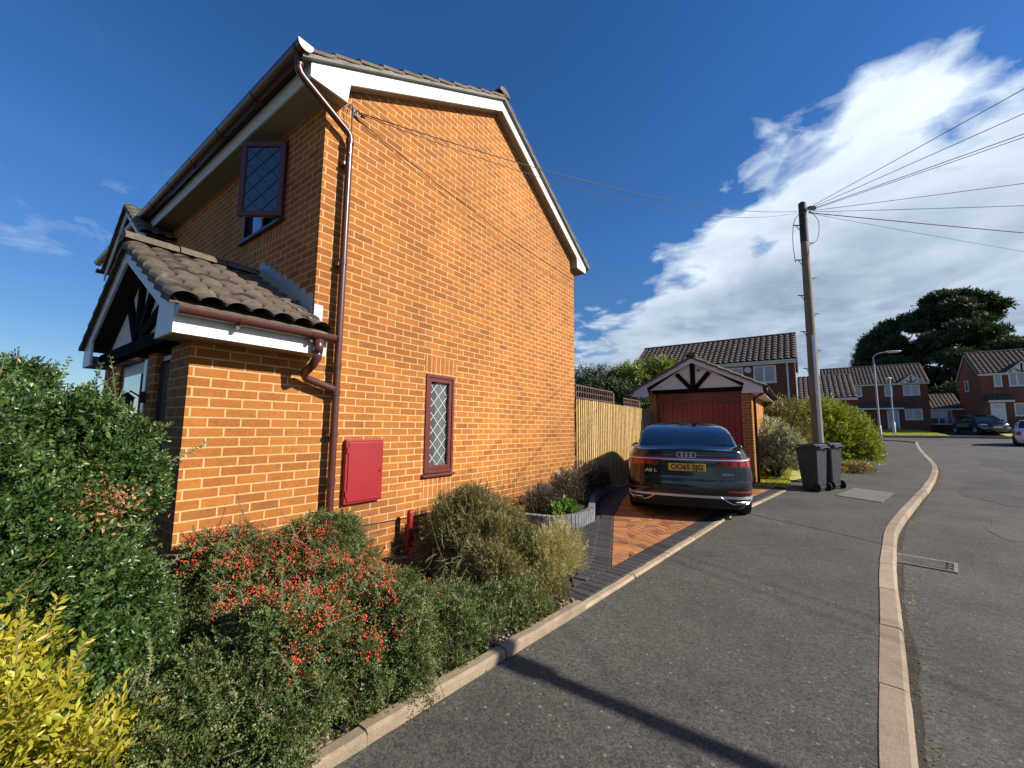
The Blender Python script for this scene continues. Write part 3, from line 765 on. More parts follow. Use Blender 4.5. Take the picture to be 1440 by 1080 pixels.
# ================================================================== the brick house on the left
W = -3.655; FY = 1.90; BY = 7.22; XL = -12.0; AY = 4.58; SL = .58
house = thing('brick_house', 'near orange brick house with white barge boards and a tiled porch', 'house', (W, FY, 0))
WY0, WY1, WZ0, WZ1 = 3.31, 3.79, .83, 2.02
def gl(y): return 6.27 - SL * abs(y - AY)
mb = MB(); ex = (-.25, 0, 0)
mb.prism([(W, FY, -.2), (W, WY0, -.2), (W, WY0, WZ1), (W, FY, WZ1)], ex)
mb.prism([(W, WY1, -.2), (W, BY, -.2), (W, BY, WZ1), (W, WY1, WZ1)], ex)
mb.prism([(W, WY0, -.2), (W, WY1, -.2), (W, WY1, WZ0), (W, WY0, WZ0)], ex)
mb.prism([(W, FY, WZ1), (W, BY, WZ1), (W, BY, gl(BY)), (W, AY, gl(AY) + .03), (W, FY, gl(FY))], ex)
mb.build('gable_wall', BR_MAIN, house)
UX0, UX1, UZ0, UZ1 = -5.45, -4.40, 3.58, 4.50
mb = MB()
mb.box((XL, FY, -.2), (UX0, FY + .25, 4.66)); mb.box((UX1, FY, -.2), (W - .25, FY + .25, 4.66))
mb.box((UX0, FY, -.2), (UX1, FY + .25, UZ0)); mb.box((UX0, FY, UZ1), (UX1, FY + .25, 4.66))
mb.build('front_wall', BR_MAIN, house)
mb = MB(); mb.box((XL, BY - .25, -.2), (W - .25, BY, 4.7)); mb.box((XL, FY + .25, -.2), (XL + .25, BY - .25, 4.7)); mb.build('rear_wall', BR_MAIN, house)
# soldier courses
for a_, b_ in (((W, WY0 - .02, WZ1 + .002), (W + .003, WY1 + .02, WZ1 + .225)), ((W, WY0, WZ0 - .285), (W + .003, WY1, WZ0 - .055)), ((UX0 - .02, FY - .003, UZ0 - .25), (UX1 + .02, FY, UZ0 - .03))):
    MB().box(a_, b_).build('soldier_course', BR_SOLD, house)
# roof
PR = W + .14            # barge board plane
ux = Vector((1, 0, 0)); vf = Vector((0, 1, SL)).normalized(); vb = Vector((0, -1, SL)).normalized()
slope_len = (AY - 1.60) * math.sqrt(1 + SL * SL)
def rz(y): return 6.44 + .085 - SL * abs(y - AY)      # underside of tiles
roof = tile_roof('roof', house, TILE, (XL - .1, 1.60, rz(1.60) - .012), ux, vf, PR + .045 - XL + .1, slope_len, pitch=.30, amp=.035, course=.31, step=.03, res=6, skirt=.03)
tile_roof('roof', house, TILE, (XL - .1, 2 * AY - 1.60, rz(1.60) - .012), ux, vb, PR + .045 - XL + .1, slope_len, pitch=.30, amp=.035, course=.31, step=.03, res=6, skirt=.03)
ridge('ridge_tiles', roof, TILE, (XL, AY, rz(AY) + .04), (PR + .05, AY, rz(AY) + .04), r=.13)
# verge: undercloak board and mortar bedding
mb = MB(); mo_ = MB()
for s in (1, -1):
    n = 26; lo = 1.56; rows = []; rows2 = []
    for i in range(n + 1):
        t = lo + (AY - lo) * i / n; y = t if s == 1 else 2 * AY - t; j = random.uniform(-.006, .006)
        z0 = 6.44 + .004 - SL * abs(y - AY)
        rows.append([(PR - .10, y, z0), (PR + .045, y, z0), (PR + .05, y, z0 + .03 + j * .5), (PR - .10, y, z0 + .03)])
        rows2.append([(PR - .10, y, z0 + .031), (PR + .030 + j, y, z0 + .031), (PR + .036 + j, y, z0 + .085), (PR - .10, y, z0 + .087)])
    mb.grid(rows); mo_.grid(rows2)
mb.build('undercloak', CEMB, house); mo_.build('verge_mortar', MORT, house)
# barge boards with boxed ends
mb = MB()
E0, E1 = 1.66, 7.50
for s in (1, -1):
    f_ = (lambda y: y) if s == 1 else (lambda y: 2 * AY - y)
    poly = [(PR, f_(E0), 4.60), (PR, f_(2.035), 4.60), (PR, f_(2.06), gl(2.06)), (PR, AY, gl(AY)), (PR, AY, gl(AY) + .17), (PR, f_(E0), gl(E0) + .17)]
    mb.prism(poly, (-.022, 0, 0))
mb.build('barge_board', WHITE, house, bevel=.003)
# soffits
mb = MB()
mb.box((W, E0 + .02, 4.602), (PR - .022, 2.03, 4.612)); mb.box((W, 2 * AY - 2.03, 4.602), (PR - .022, 2 * AY - E0 - .02, 4.612))
for s in (1, -1):
    y0, y1 = (2.04, AY) if s == 1 else (2 * AY - 2.04, AY)
    mb.prism([(W, y0, gl(y0) + .01), (PR - .022, y0, gl(y0) + .01), (PR - .022, y1, gl(y1) + .01), (W, y1, gl(y1) + .01)], (0, 0, .01))
    mb.box((W, y0, 4.612), (PR - .022, y0 + .01 * s, gl(y0) + .01))
mb.box((XL, E0 + .02, 4.602), (W - .001, FY, 4.612)); mb.box((XL, BY, 4.602), (W - .001, 2 * AY - E0 - .02, 4.612))
mb.build('soffit', SOFF, house)
MB().box((XL, E0, 4.595), (PR - .022, E0 + .018, 4.76)).build('fascia', WHITE, house); MB().box((XL, 2 * AY - E0 - .018, 4.595), (PR - .022, 2 * AY - E0, 4.76)).build('fascia', WHITE, house)
def gutter(name, parent, a, b, r=.055, caps=(1, 1), mat=BROWN, brackets=.9):
    a, b = Vector(a), Vector(b); d = (b - a).normalized(); s = d.cross(Vector((0, 0, 1))).normalized(); rows = []
    n = 10; prof = [(-r, .012)] + [(-r * math.cos(math.pi * i / n), -r * 1.0 * math.sin(math.pi * i / n)) for i in range(n + 1)] + [(r, .012)]
    prof += [(r - .006, .012)] + [((r - .006) * math.cos(math.pi * i / n), -(r - .006) * math.sin(math.pi * i / n)) for i in range(n + 1)] + [(-r + .006, .012)]
    for p in (a, b): rows.append([p + s * u + Vector((0, 0, w)) for u, w in prof])
    mb = MB(); mb.grid(rows, closed=True)
    for p, c in ((a, caps[0]), (b, caps[1])):
        if c:
            cp = [(-r - .004, .014)] + [(-(r + .004) * math.cos(math.pi * i / n), -(r + .004) * math.sin(math.pi * i / n)) for i in range(n + 1)] + [(r + .004, .014)]
            mb.prism([p - d * .008 * (1 if p is b else -1) * -1 + s * u + Vector((0, 0, w)) for u, w in cp], d * (.012))
    L = (b - a).length; t = .35
    while t < L:
        p = a + d * t; q = [p + s * u * 1.12 + Vector((0, 0, w * 1.12)) for u, w in [(-r * math.cos(math.pi * i / n), -r * math.sin(math.pi * i / n)) for i in range(n + 1)]]
        mb.grid([q, [v + d * .03 for v in q]]); mb.box((p.x - .012, p.y - .012, p.z - r - .03), (p.x + .012, p.y + .012, p.z - r + .004)); t += brackets
    return mb.build(name, mat, parent, smooth=True, flat_angle=35)
gut = gutter('gutter', house, (XL, 1.565, 4.80), (PR + .06, 1.565, 4.80), r=.066)
# downpipe on the corner
PX = W + .085; PYc = 2.115
pts = [(PX + .01, 1.57, 4.74), (PX + .01, 1.57, 4.63), (PX + .008, 1.59, 4.595)] + [(PX, PYc - .03, 4.335), (PX, PYc, 4.30), (PX, PYc, -.02)]
mb = MB(); mb.tube(pts[:3] + [(PX + .005, 1.63, 4.57)] + pts[3:], .034, 14)
for z in (4.27, 3.0, 1.98, 1.72, .9): mb.tube([(PX, PYc, z), (PX, PYc, z - .05)], .039, 14)
mb.tube([(PX + .01, 1.57, 4.75), (PX + .01, 1.57, 4.65)], .04, 14)
dp = mb.build('downpipe', BROWN, house, smooth=True, flat_angle=50)
for z in (2.95, 1.30, 4.0): MB().box((W, PYc - .05, z - .015), (PX, PYc + .05, z + .015)).build('pipe_clip', BROWN, dp)
# side window
mb = MB(); f0 = W - .01
def ring(mb, a0, a1, z0, z1, w, d0, d1):
    fbox(mb, 'x', W, a0, a0 + w, z0, z1, d0, d1); fbox(mb, 'x', W, a1 - w, a1, z0, z1, d0, d1)
    fbox(mb, 'x', W, a0 + w, a1 - w, z0, z0 + w, d0, d1); fbox(mb, 'x', W, a0 + w, a1 - w, z1 - w, z1, d0, d1)
ring(mb, WY0 + .002, WY1 - .002, WZ0 + .002, WZ1 - .002, .035, -.09, .018)
sw = mb.build('side_window', MAHOG, house, bevel=.004)
mb = MB(); ring(mb, WY0 + .038, WY1 - .038, WZ0 + .04, WZ1 - .038, .05, -.08, .008); mb.build('sash', MAHOG, sw, bevel=.005)
mb = MB(); mb.prism([(W - .06, WY0 - .03, WZ0), (W + .045, WY0 - .03, WZ0 - .012), (W + .045, WY0 - .03, WZ0 - .04), (W - .06, WY0 - .03, WZ0 - .04)], (0, WY1 - WY0 + .05, 0)); mb.build('sill', MAHOG, sw, bevel=.004)
ga0, ga1, gz0, gz1 = WY0 + .088, WY1 - .088, WZ0 + .09, WZ1 - .088
mb = MB(); mb.box((W - .04, ga0, gz0), (W - .034, ga1, gz1)); mb.build('pane', GLASSC, sw)
mb = MB(); mb.box((W - .0338, ga0, gz0), (W - .0332, ga0 + .11, gz1)); mb.build('curtain_edge', simple('curtain', (.035, .04, .04), .6), sw)
mb = MB(); lattice(mb, 'x', W, ga0, ga1, gz0, gz1, 2, 6, -.030, .0055); mb.build('lead_lattice', LEADC, sw)
# recess lining
mb = MB(); mb.box((W - .2, WY0 - .0, WZ0), (W - .19, WY1, WZ1)); mb.build('window_backing', BLACK, sw)
# upstairs window with the sash swung open
mb = MB(); face = 'y'
def ringy(mb, y, a0, a1, z0, z1, w, d0, d1):
    fbox(mb, 'y', y, a0, a0 + w, z0, z1, d0, d1); fbox(mb, 'y', y, a1 - w, a1, z0, z1, d0, d1)
    fbox(mb, 'y', y, a0 + w, a1 - w, z0, z0 + w, d0, d1); fbox(mb, 'y', y, a0 + w, a1 - w, z1 - w, z1, d0, d1)
ringy(mb, FY, UX0 + .002, UX1 - .002, UZ0 + .002, UZ1 - .002, .05, -.09, .01)
mb.box((UX0 + .50, FY - .005, UZ0 + .05), (UX0 + .55, FY + .08, UZ1 - .05))
uw = mb.build('upstairs_window', DKMAHOG, house)
mb = MB(); mb.box((UX0 + .05, FY + .035, UZ0 + .05), (UX0 + .5, FY + .045, UZ1 - .05)); mb.build('pane', GLASS, uw)
mb = MB(); mb.box((UX0 + .56, FY + .2, UZ0 + .05), (UX1 - .05, FY + .21, UZ1 - .05)); mb.build('net_curtain', simple('net_curtain', (.30, .36, .45), .8), uw)
mb = MB(); mb.box((UX0 - .02, FY - .05, UZ0 - .028), (UX1 + .02, FY + .01, UZ0)); mb.build('sill', DKMAHOG, uw)
H = Vector((UX1 + .02, FY - .03, 0)); ang = R(215); hd = Vector((math.cos(ang), math.sin(ang), 0)); hn = Vector((hd.y, -hd.x, 0)); sw_w, sz0, sz1 = .475, UZ0 + .015, UZ1 - .06
def hb(mb, t0, t1, z0, z1, n0=-.02, n1=.02):
    a = [H + hd * t0 + hn * n0, H + hd * t1 + hn * n0, H + hd * t1 + hn * n1, H + hd * t0 + hn * n1]
    mb.prism([(p.x, p.y, z0) for p in a], (0, 0, z1 - z0))
mb = MB(); hb(mb, 0, .055, sz0, sz1); hb(mb, sw_w - .055, sw_w, sz0, sz1); hb(mb, .055, sw_w - .055, sz0, sz0 + .055); hb(mb, .055, sw_w - .055, sz1 - .055, sz1)
cas = mb.build('open_sash', MAHOG, uw, bevel=.004)
mb = MB(); hb(mb, .055, sw_w - .055, sz0 + .055, sz1 - .055, -.004, .004); mb.build('pane', GLASS, cas)
mb = MB(); nx, nz = 2, 4; aw = sw_w - .11; ah = sz1 - sz0 - .11
for s in (1, -1):
    for k in range(-nz, nx + nz + 1):
        lo_t = max(0, -k) if s == 1 else max(0, k - nx); hi_t = min(nz, nx - k) if s == 1 else min(nz, k)
        if hi_t > lo_t:
            pa = H + hd * (.055 + aw * (k + s * lo_t) / nx); pb = H + hd * (.055 + aw * (k + s * hi_t) / nx)
            for dn in (.007, -.007):
                mb.bar(pa + hn * dn + Vector((0, 0, sz0 + .055 + ah * lo_t / nz)), pb + hn * dn + Vector((0, 0, sz0 + .055 + ah * hi_t / nz)), .008, .003, up=hn)
mb.build('lead_lattice', LEADD, cas)
mb = MB(); mb.bar((UX1 - .1, FY - .02, UZ0 + .04), H + hd * .42 + Vector((0, 0, sz0 + .0)), .012, .006); mb.build('window_stay', STEEL, cas)

# meter cupboard, wall light, cables and small fittings
mb = MB(); mb.box((W, 2.275, .63), (W + .05, 2.705, 1.25)); mbx = mb.build('meter_cupboard', REDB, house, bevel=.006)
mb = MB(); mb.box((W + .05, 2.30, .65), (W + .060, 2.693, 1.222)); dr = mb.build('door', REDB, mbx, bevel=.004)
mb = MB(); mb.lathe([(.0, 0), (.011, 0), (.011, .006), (.0, .006)], (W + .060, 2.66, .93), (1, 0, 0), 10); mb.build('lock', BLACK, dr)
for z in (.70, 1.12): MB().box((W + .05, 2.283, z), (W + .062, 2.299, z + .06)).build('hinge', REDB, mbx)
mb = MB(); mb.box((W, 6.44, .41), (W + .05, 6.56, .60)); mb.build('outdoor_socket', WHITEP, house, bevel=.01)
mb = MB(); mb.tube([(W + .01, 6.5, .41), (W + .008, 6.48, .35), (W + .008, 6.2, .335), (W + .008, 5.6, .31), (W + .01, 5.0, .325), (W + .008, 4.2, .33), (W + .012, 3.5, .36), (W + .008, 2.9, .38), (W + .01, 2.3, .40), (W + .01, 2.17, .35)], .005, 6)
mb.tube([(W + .012, PYc + .06, 4.72), (W + .012, PYc + .058, 4.3), (W + .012, PYc + .055, 3.2), (W + .012, PYc + .06, 2.0), (W + .014, PYc + .052, 1.2), (W + .012, PYc + .06, .3)], .004, 6)
mb.build('wall_cable', CABLE, house)
HOOK = Vector((W + .03, 2.20, 4.66))
mb = MB(); mb.box((W, 2.17, 4.62), (W + .012, 2.23, 4.70)); mb.tube([(W, 2.20, 4.66), (W + .05, 2.20, 4.67), (W + .06, 2.21, 4.645)], .006, 6)
mb.lathe([(0, 0), (.012, .004), (.015, .02), (.008, .03), (.014, .04), (0, .055)], (W + .04, 2.24, 4.64), (.4, .9, -.05), 8)
mb.tube(cr([HOOK, HOOK + Vector((.0, -.06, .05)), HOOK + Vector((0, -.12, -.02)), HOOK + Vector((0, -.10, -.14)), HOOK + Vector((-.01, -.09, -.3))], 4), .004, 5)
mb.tube(cr([HOOK + Vector((.01, .03, 0)), HOOK + Vector((.01, .0, .09)), HOOK + Vector((0, -.05, .07)), HOOK + Vector((0, -.08, -.05))], 4), .004, 5)
mb.build('cable_hook', BLACK, house)
pst = tag(MB().lathe([(.0, 0), (.034, 0), (.034, .50), (.028, .525), (.012, .537), (0, .54)], (W + .14, 3.02, -.05), (0, 0, 1), 16).build('marker_post', REDB, None, smooth=True, flat_angle=40), 'short red round-topped pipe standing against the brick gable under the narrow window', 'post')

# ---- porch
PF = 1.0; EX = -3.40; RX = -4.95; EZ = 2.20; SP = (3.00 - EZ) / (EX - RX); LX = 2 * RX - EX
BPY = .82
mb = MB(); mb.box((W - .25, PF, -.2), (W, FY - .0005, 2.06)); mb.build('porch_side_wall', BR_MAIN, house)
mb = MB(); wx0, wx1 = -4.50, -4.10
mb.box((wx1, PF, -.2), (W - .25, PF + .2, 2.0)); mb.box((wx0, PF, -.2), (wx1, PF + .2, .9)); mb.box((-4.75, PF, -.2), (wx0, PF + .2, 2.0))
mb.box((-6.30, PF, -.2), (-5.75, PF + .2, 2.0)); mb.build('porch_front_wall', BR_MAIN, house)
window(house, 'y', PF, wx0, wx1, .9, 1.96, DKMAHOG, GLASSC, fw=.04, d=-.03, name='porch_window')
mb = MB(); mb.box((-5.70, PF + .02, 0), (-4.80, PF + .07, 1.96)); pd_ = mb.build('front_door', DKMAHOG, house)
MB().box((-4.80, PF - .01, 0), (-4.72, PF + .05, 1.96)).build('door_post', WHITEP, house)
mb = MB(); mb.box((-5.55, PF + .005, 1.1), (-4.95, PF + .02, 1.85)); mb.build('pane', GLASS, pd_)
def pz(x): return 3.00 - SP * abs(x - RX)
vr = Vector((-1, 0, SP)).normalized(); vl = Vector((1, 0, SP)).normalized()
plen = (EX + .05 - RX) * math.sqrt(1 + SP * SP)
pr_ = tile_roof('porch_roof', house, TILE, (EX + .05, BPY - .04, pz(EX + .05) + .03), (0, 1, 0), vr, FY - .001 - BPY + .04, plen, pitch=.158, amp=.050, course=.222, step=.030, res=12, skirt=.05, power=.55, jig=.010)
tile_roof('porch_roof', house, TILE, (LX - .05, BPY - .04, pz(LX - .05) + .03), (0, 1, 0), vl, FY - .001 - BPY + .04, plen, pitch=.158, amp=.050, course=.222, step=.030, res=12, skirt=.05, power=.55, jig=.010)
ridge('ridge_tiles', pr_, TILE, (RX, BPY - .05, 3.08), (RX, FY - .01, 3.08), r=.12, seg=.4)
mb = MB()
for s in (1, -1):
    f_ = (lambda x: x) if s == 1 else (lambda x: 2 * RX - x)
    poly = [(f_(EX), BPY, 2.0), (f_(EX), BPY, pz(EX) + .02), (RX, BPY, 3.02), (RX, BPY, 2.86), (f_(EX - .36), BPY, pz(EX - .36) - .14), (f_(EX - .40), BPY, 2.0)]
    mb.prism(poly, (0, .02, 0))
mb.build('porch_barge_board', WHITE, house, bevel=.002)
MB().box((EX - .018, BPY + .02, 2.0), (EX, FY, 2.145)).build('porch_fascia', WHITE, house); MB().box((LX, BPY + .02, 2.0), (LX + .018, FY, 2.145)).build('porch_fascia', WHITE, house)
mb = MB(); mb.box((W, BPY + .02, 2.005), (EX - .018, FY, 2.015)); mb.build('porch_soffit', SOFF, house)
MB().box((LX + .018, BPY + .02, 2.005), (LX + .40, PF, 2.015)).build('porch_soffit', SOFF, house); MB().box((EX - .40, BPY + .02, 2.006), (W, PF, 2.016)).build('porch_soffit', SOFF, house)
mb = MB(); mb.prism([(LX + .3, PF - .03, 2.1), (EX - .3, PF - .03, 2.1), (RX, PF - .03, 2.85)], (0, .02, 0)); mb.build('porch_gable_panel', RENDER, house)
mb = MB(); mb.box((LX + .25, PF - .09, 2.02), (EX - .22, PF - .005, 2.13))
for a, b in (((RX, 2.13), (RX, 2.88)), ((RX - .02, 2.13), (RX - .45, 2.62)), ((RX + .02, 2.13), (RX + .45, 2.62)), ((RX + .0, 2.13), (RX + .95, 2.42))):
    mb.bar((a[0], PF - .05, a[1]), (b[0], PF - .05, b[1]), .09, .035, up=(0, 1, 0))
mb.build('porch_timber', BLACKT, house)
pg = gutter('porch_gutter', house, (EX + .052, BPY + .01, 2.165), (EX + .052, 1.94, 2.165), r=.05, brackets=.55)
mb = MB(); OY = 1.80
j1 = (EX + .052, OY, 2.12)
mb.tube([j1, (EX + .052, OY, 2.05), (EX + .04, OY, 2.0)], .042, 14)
mb.tube([(EX + .05, OY, 2.04), (EX + .045, OY, 1.965), (EX + .0, OY - .015, 1.90), (PX + .02, OY - .01, 1.835), (PX, OY + .03, 1.80), (PX, PYc - .06, 1.735), (PX, PYc, 1.715)], .036, 14)
mb.build('porch_downpipe', BROWN, house, smooth=True)
# lead flashing stepping up the wall over the porch roof, and the piece on the corner
mb = MB(); n = 9
for i in range(n):
    xa = W - .02 - i * .135; zb_ = pz(xa - .135) + .10
    zt = zb_ + .135
    mb.prism([(xa, FY - .006, pz(xa) + .03), (xa, FY - .006, zt - .02), (xa - .05, FY - .006, zt), (xa - .135, FY - .006, zt), (xa - .135, FY - .006, pz(xa - .135) + .03)], (0, .004, 0))
mb.prism([(W - .25, FY - .02, pz(W - .25) + .07), (EX + .02, FY - .02, pz(EX + .02) + .07), (EX + .02, FY - .12, pz(EX + .02) + .085), (W - .25, FY - .13, pz(W - .25) + .085)], (0, 0, .004))
mb.box((W, FY + .0, 2.36), (W + .005, FY + .085, 2.52))
mb.build('lead_flashing', LEAD, house)
mb = MB(); mb.prism([(RX + .0, FY - .05, 3.08), (EX - .55, FY - .05, pz(EX - .55) + .08), (EX - .55, FY - .005, pz(EX - .55) + .13), (RX, FY - .005, 3.16)], (0, 0, .006)); mb.build('mortar_fillet', MORT, house)
# porch lantern
mb = MB(); lx, lz = -4.72, 1.62
mb.box((lx - .02, PF - .04, lz - .05), (lx + .02, PF, lz + .05)); mb.tube([(lx, PF - .03, lz), (lx, PF - .1, lz + .05), (lx, PF - .12, lz + .0)], .008, 6)
mb.lathe([(0, .08), (.06, .03), (.05, .02), (.045, -.1), (.02, -.13), (0, -.14)], (lx, PF - .12, lz - .04), n=6)
mb.build('wall_lantern', BLACK, house)
# gabled projection further along the front
GX = -9.45; GY = 1.50; GZ = 5.22; GS = .66
vr2 = Vector((-1, 0, GS)).normalized(); vl2 = Vector((1, 0, GS)).normalized()
for s in (1, -1):
    xe_ = GX + s * 1.35
    tile_roof('bay_roof', house, TILE, (xe_, GY - .05, GZ - 1.35 * GS), (0, 1, 0), vr2 if s == 1 else vl2, 1.0, 1.35 * math.sqrt(1 + GS * GS), pitch=.168, amp=.04, course=.25, step=.02, res=6, skirt=.05)
mb = MB()
for s in (1, -1):
    mb.prism([(GX + s * 1.35, GY, GZ - 1.35 * GS - .02), (GX, GY, GZ - .02), (GX, GY, GZ - .2), (GX + s * 1.35, GY, GZ - 1.35 * GS - .2)], (0, .02, 0))
mb.build('bay_barge_board', WHITE, house)
mb = MB(); mb.box((GX - 1.2, GY + .15, -.2), (GX + 1.2, FY, GZ - 1.3)); mb.prism([(GX - 1.2, GY + .15, GZ - 1.3), (GX + 1.2, GY + .15, GZ - 1.3), (GX, GY + .15, GZ - .15)], (0, FY - GY - .15, 0)); mb.build('bay_wall', BR_MAIN, house)
gutter('bay_gutter', house, (GX - 1.42, GY - .1, GZ - 1.35 * GS + .0), (GX - 1.42, GY + .6, GZ - 1.35 * GS), r=.055)

# ================================================================== fence with trellis
fence = thing('garden_fence', 'new pale vertical board fence joining the house to the garage', 'fence', (-3.6, 7.3, 0))
mb = MB(); y = BY + .005
while y < 11.12:
    z1 = 1.95 + .01 * math.sin(y); mb.box((-3.632, y, .05), (-3.615, y + .068, z1)); mb.box((-3.612, y + .048 + random.uniform(-.003, .003), .05), (-3.585, y + .086, z1 + random.uniform(-.004, .004))); y += .096 + random.uniform(-.003, .003)
mb.build('boards', attrmat('new_fence_boards', [(.44, .29, .12), (.60, .42, .19), (.50, .34, .13), (.64, .48, .24)], .75, .002, .25, 9), fence)
mb = MB(); mb.box((-3.69, BY, .3), (-3.632, 11.2, .38)); mb.box((-3.69, BY, 1.0), (-3.632, 11.2, 1.08)); mb.box((-3.69, BY, 1.7), (-3.632, 11.2, 1.78)); mb.build('rails', FENCEW, fence)
mb = MB(); mb.box((-3.73, 9.2, 0), (-3.64, 9.29, 2.22)); mb.box((-3.73, 11.1, 0), (-3.64, 11.19, 2.15)); mb.build('post', TRELL, fence)
mb = MB()
def trellis(y0, y1, z0, z1):
    mb.box((-3.67, y0, z1 - .03), (-3.64, y1, z1)); mb.box((-3.665, y0, (z0 + z1) / 2 - .01), (-3.645, y1, (z0 + z1) / 2 + .012)); mb.box((-3.67, y0, z0), (-3.64, y1, z0 + .03))
    y = y0
    while y <= y1: mb.box((-3.662, y, z0), (-3.638, y + .022, z1 - .01)); y += .115
trellis(BY + .02, 9.2, 1.98, 2.26); trellis(9.9, 11.1, 1.95, 2.16); mb.build('trellis', TRELL, fence)
mb = MB(); y = 9.29
f2 = thing('side_fence', 'weathered dark fence panel in shade beside the garage', 'fence', (-3.64, 11.6, 0))
mb = MB(); y = 11.2
while y < 11.98: mb.box((-3.66, y, 0), (-3.635 + random.uniform(0, .01), y + .1, 1.95)); y += .105
mb.build('boards', FENCEOLD, f2)

# ================================================================== garage
GAR = thing('brick_garage', 'brick garage with dark red door and white gable boards behind the parked saloon', 'garage', (-2.4, 12.0, 0))
gy = 12.0; gx0, gx1 = -3.62, -1.04; gd0, gd1 = -3.44, -1.26; grx = (-4.05 - .77) / 2; gap = 3.36
mb = MB(); mb.box((gx0, gy, -.1), (gd0, gy + .3, 2.45)); mb.box((gd1, gy, -.1), (gx1, gy + .3, 2.45)); mb.box((gx1 - .2, gy + .3, -.1), (gx1, gy + 5.2, 2.45)); mb.box((gx0, gy + .3, -.1), (gx0 + .2, gy + 5.2, 2.45)); mb.box((gx0, gy + 5.0, -.1), (gx1 - .2, gy + 5.2, 2.45))
mb.build('walls', BR_FAR if False else BR_MAIN, GAR)
mb = MB(); n = 16; wdt = (gd1 - gd0 - .1) / n
mb.box((gd0, gy + .05, -.05), (gd0 + .05, gy + .1, 2.30)); mb.box((gd1 - .05, gy + .05, -.05), (gd1, gy + .1, 2.30)); mb.box((gd0 + .05, gy + .05, 2.1), (gd1 - .05, gy + .1, 2.40))
mb.build('door_frame', MAHOG, GAR)
mb = MB()
for i in range(n): mb.box((gd0 + .05 + i * wdt + .006, gy + .07 + .012 * (i % 2), .02), (gd0 + .05 + (i + 1) * wdt - .001, gy + .12, 2.095))
mb.box((gd0 + .05, gy + .12, .02), (gd1 - .05, gy + .14, 2.09))
GRED = simple('garage_door_red', (.26, .016, .016), .4, var=.12, coat=.2)
mb.build('garage_door', GRED, GAR)
gs = (gap - 2.50) / (grx + 4.05)
def gzz(x): return gap - gs * abs(x - grx)
mb = MB()
for s in (1, -1):
    f_ = (lambda x: x) if s == 1 else (lambda x: 2 * grx - x)
    xr = grx + 1.64
    mb.prism([(f_(xr), gy - .16, 2.32), (f_(xr), gy - .16, 2.53), (grx, gy - .16, gap), (grx, gy - .16, gap - .15), (f_(xr - .40), gy - .16, gzz(xr - .40) - .13), (f_(xr - .46), gy - .16, 2.32)], (0, .022, 0))
mb.build('barge_board', PINKW, GAR, bevel=.003)
mb = MB(); mb.prism([(grx - 1.2, gy - .04, 2.5), (grx + 1.2, gy - .04, 2.5), (grx, gy - .04, gap - .1)], (0, .02, 0)); mb.build('gable_panel', RENDER, GAR)
mb = MB(); mb.box((gx0 + .12, gy - .08, 2.40), (gx1 - .1, gy + .05, 2.50))
mb.bar((grx, gy - .06, 2.5), (grx, gy - .06, gap - .14), .12, .04, up=(0, 1, 0))
for s in (1, -1): mb.bar((grx + s * .05, gy - .063, 2.5), (grx + s * .42, gy - .063, 2.93), .11, .036, up=(0, 1, 0))
mb.build('gable_timber', BLACKT, GAR)
for s in (1, -1):
    xo = grx + s * 1.72; L = 1.72 * math.sqrt(1 + gs * gs)
    r_ = tile_roof('roof', GAR, TILE, (xo, gy - .2, gzz(xo) + .02), (0, 1, 0), Vector((-s, 0, gs)).normalized(), 5.5, L, pitch=.2, amp=.035, course=.3, step=.02, res=5, skirt=.05)
ridge('ridge_tiles', r_, TILE, (grx, gy - .22, gap + .07), (grx, gy + 5.3, gap + .07), r=.12)
mb = MB(); mb.box((gx1, gy - .13, 2.325), (grx + 1.64, gy + 5.2, 2.335)); mb.build('soffit', PINKW, GAR)
gutter('gutter', GAR, (grx + 1.71, gy - .14, 2.48), (grx + 1.71, gy + 5.2, 2.48), r=.055, mat=BLACK)
mb = MB(); mb.tube([(grx + 1.71, gy + .0, 2.43), (grx + 1.71, gy + .02, 2.36), (gx1 + .06, gy + .12, 2.2), (gx1 + .06, gy + .12, 0)], .034, 10); mb.build('downpipe', BLACK, GAR, smooth=True)
mb = MB(); cx_, cz_ = grx + .16, 3.02
mb.lathe([(0, 0), (.05, 0), (.055, .02), (.055, .09), (.045, .12), (0, .12)], (cx_, gy - .065, cz_), (0.1, -1, -.25), 14)
cmr = mb.build('security_camera', WHITEP, GAR, smooth=True, flat_angle=40)
mb = MB(); mb.lathe([(0, 0), (.034, 0), (.030, .012), (0, .012)], (cx_ + .013, gy - .183, cz_ - .03), (0.1, -1, -.25), 12); mb.build('lens', BLACK, cmr)

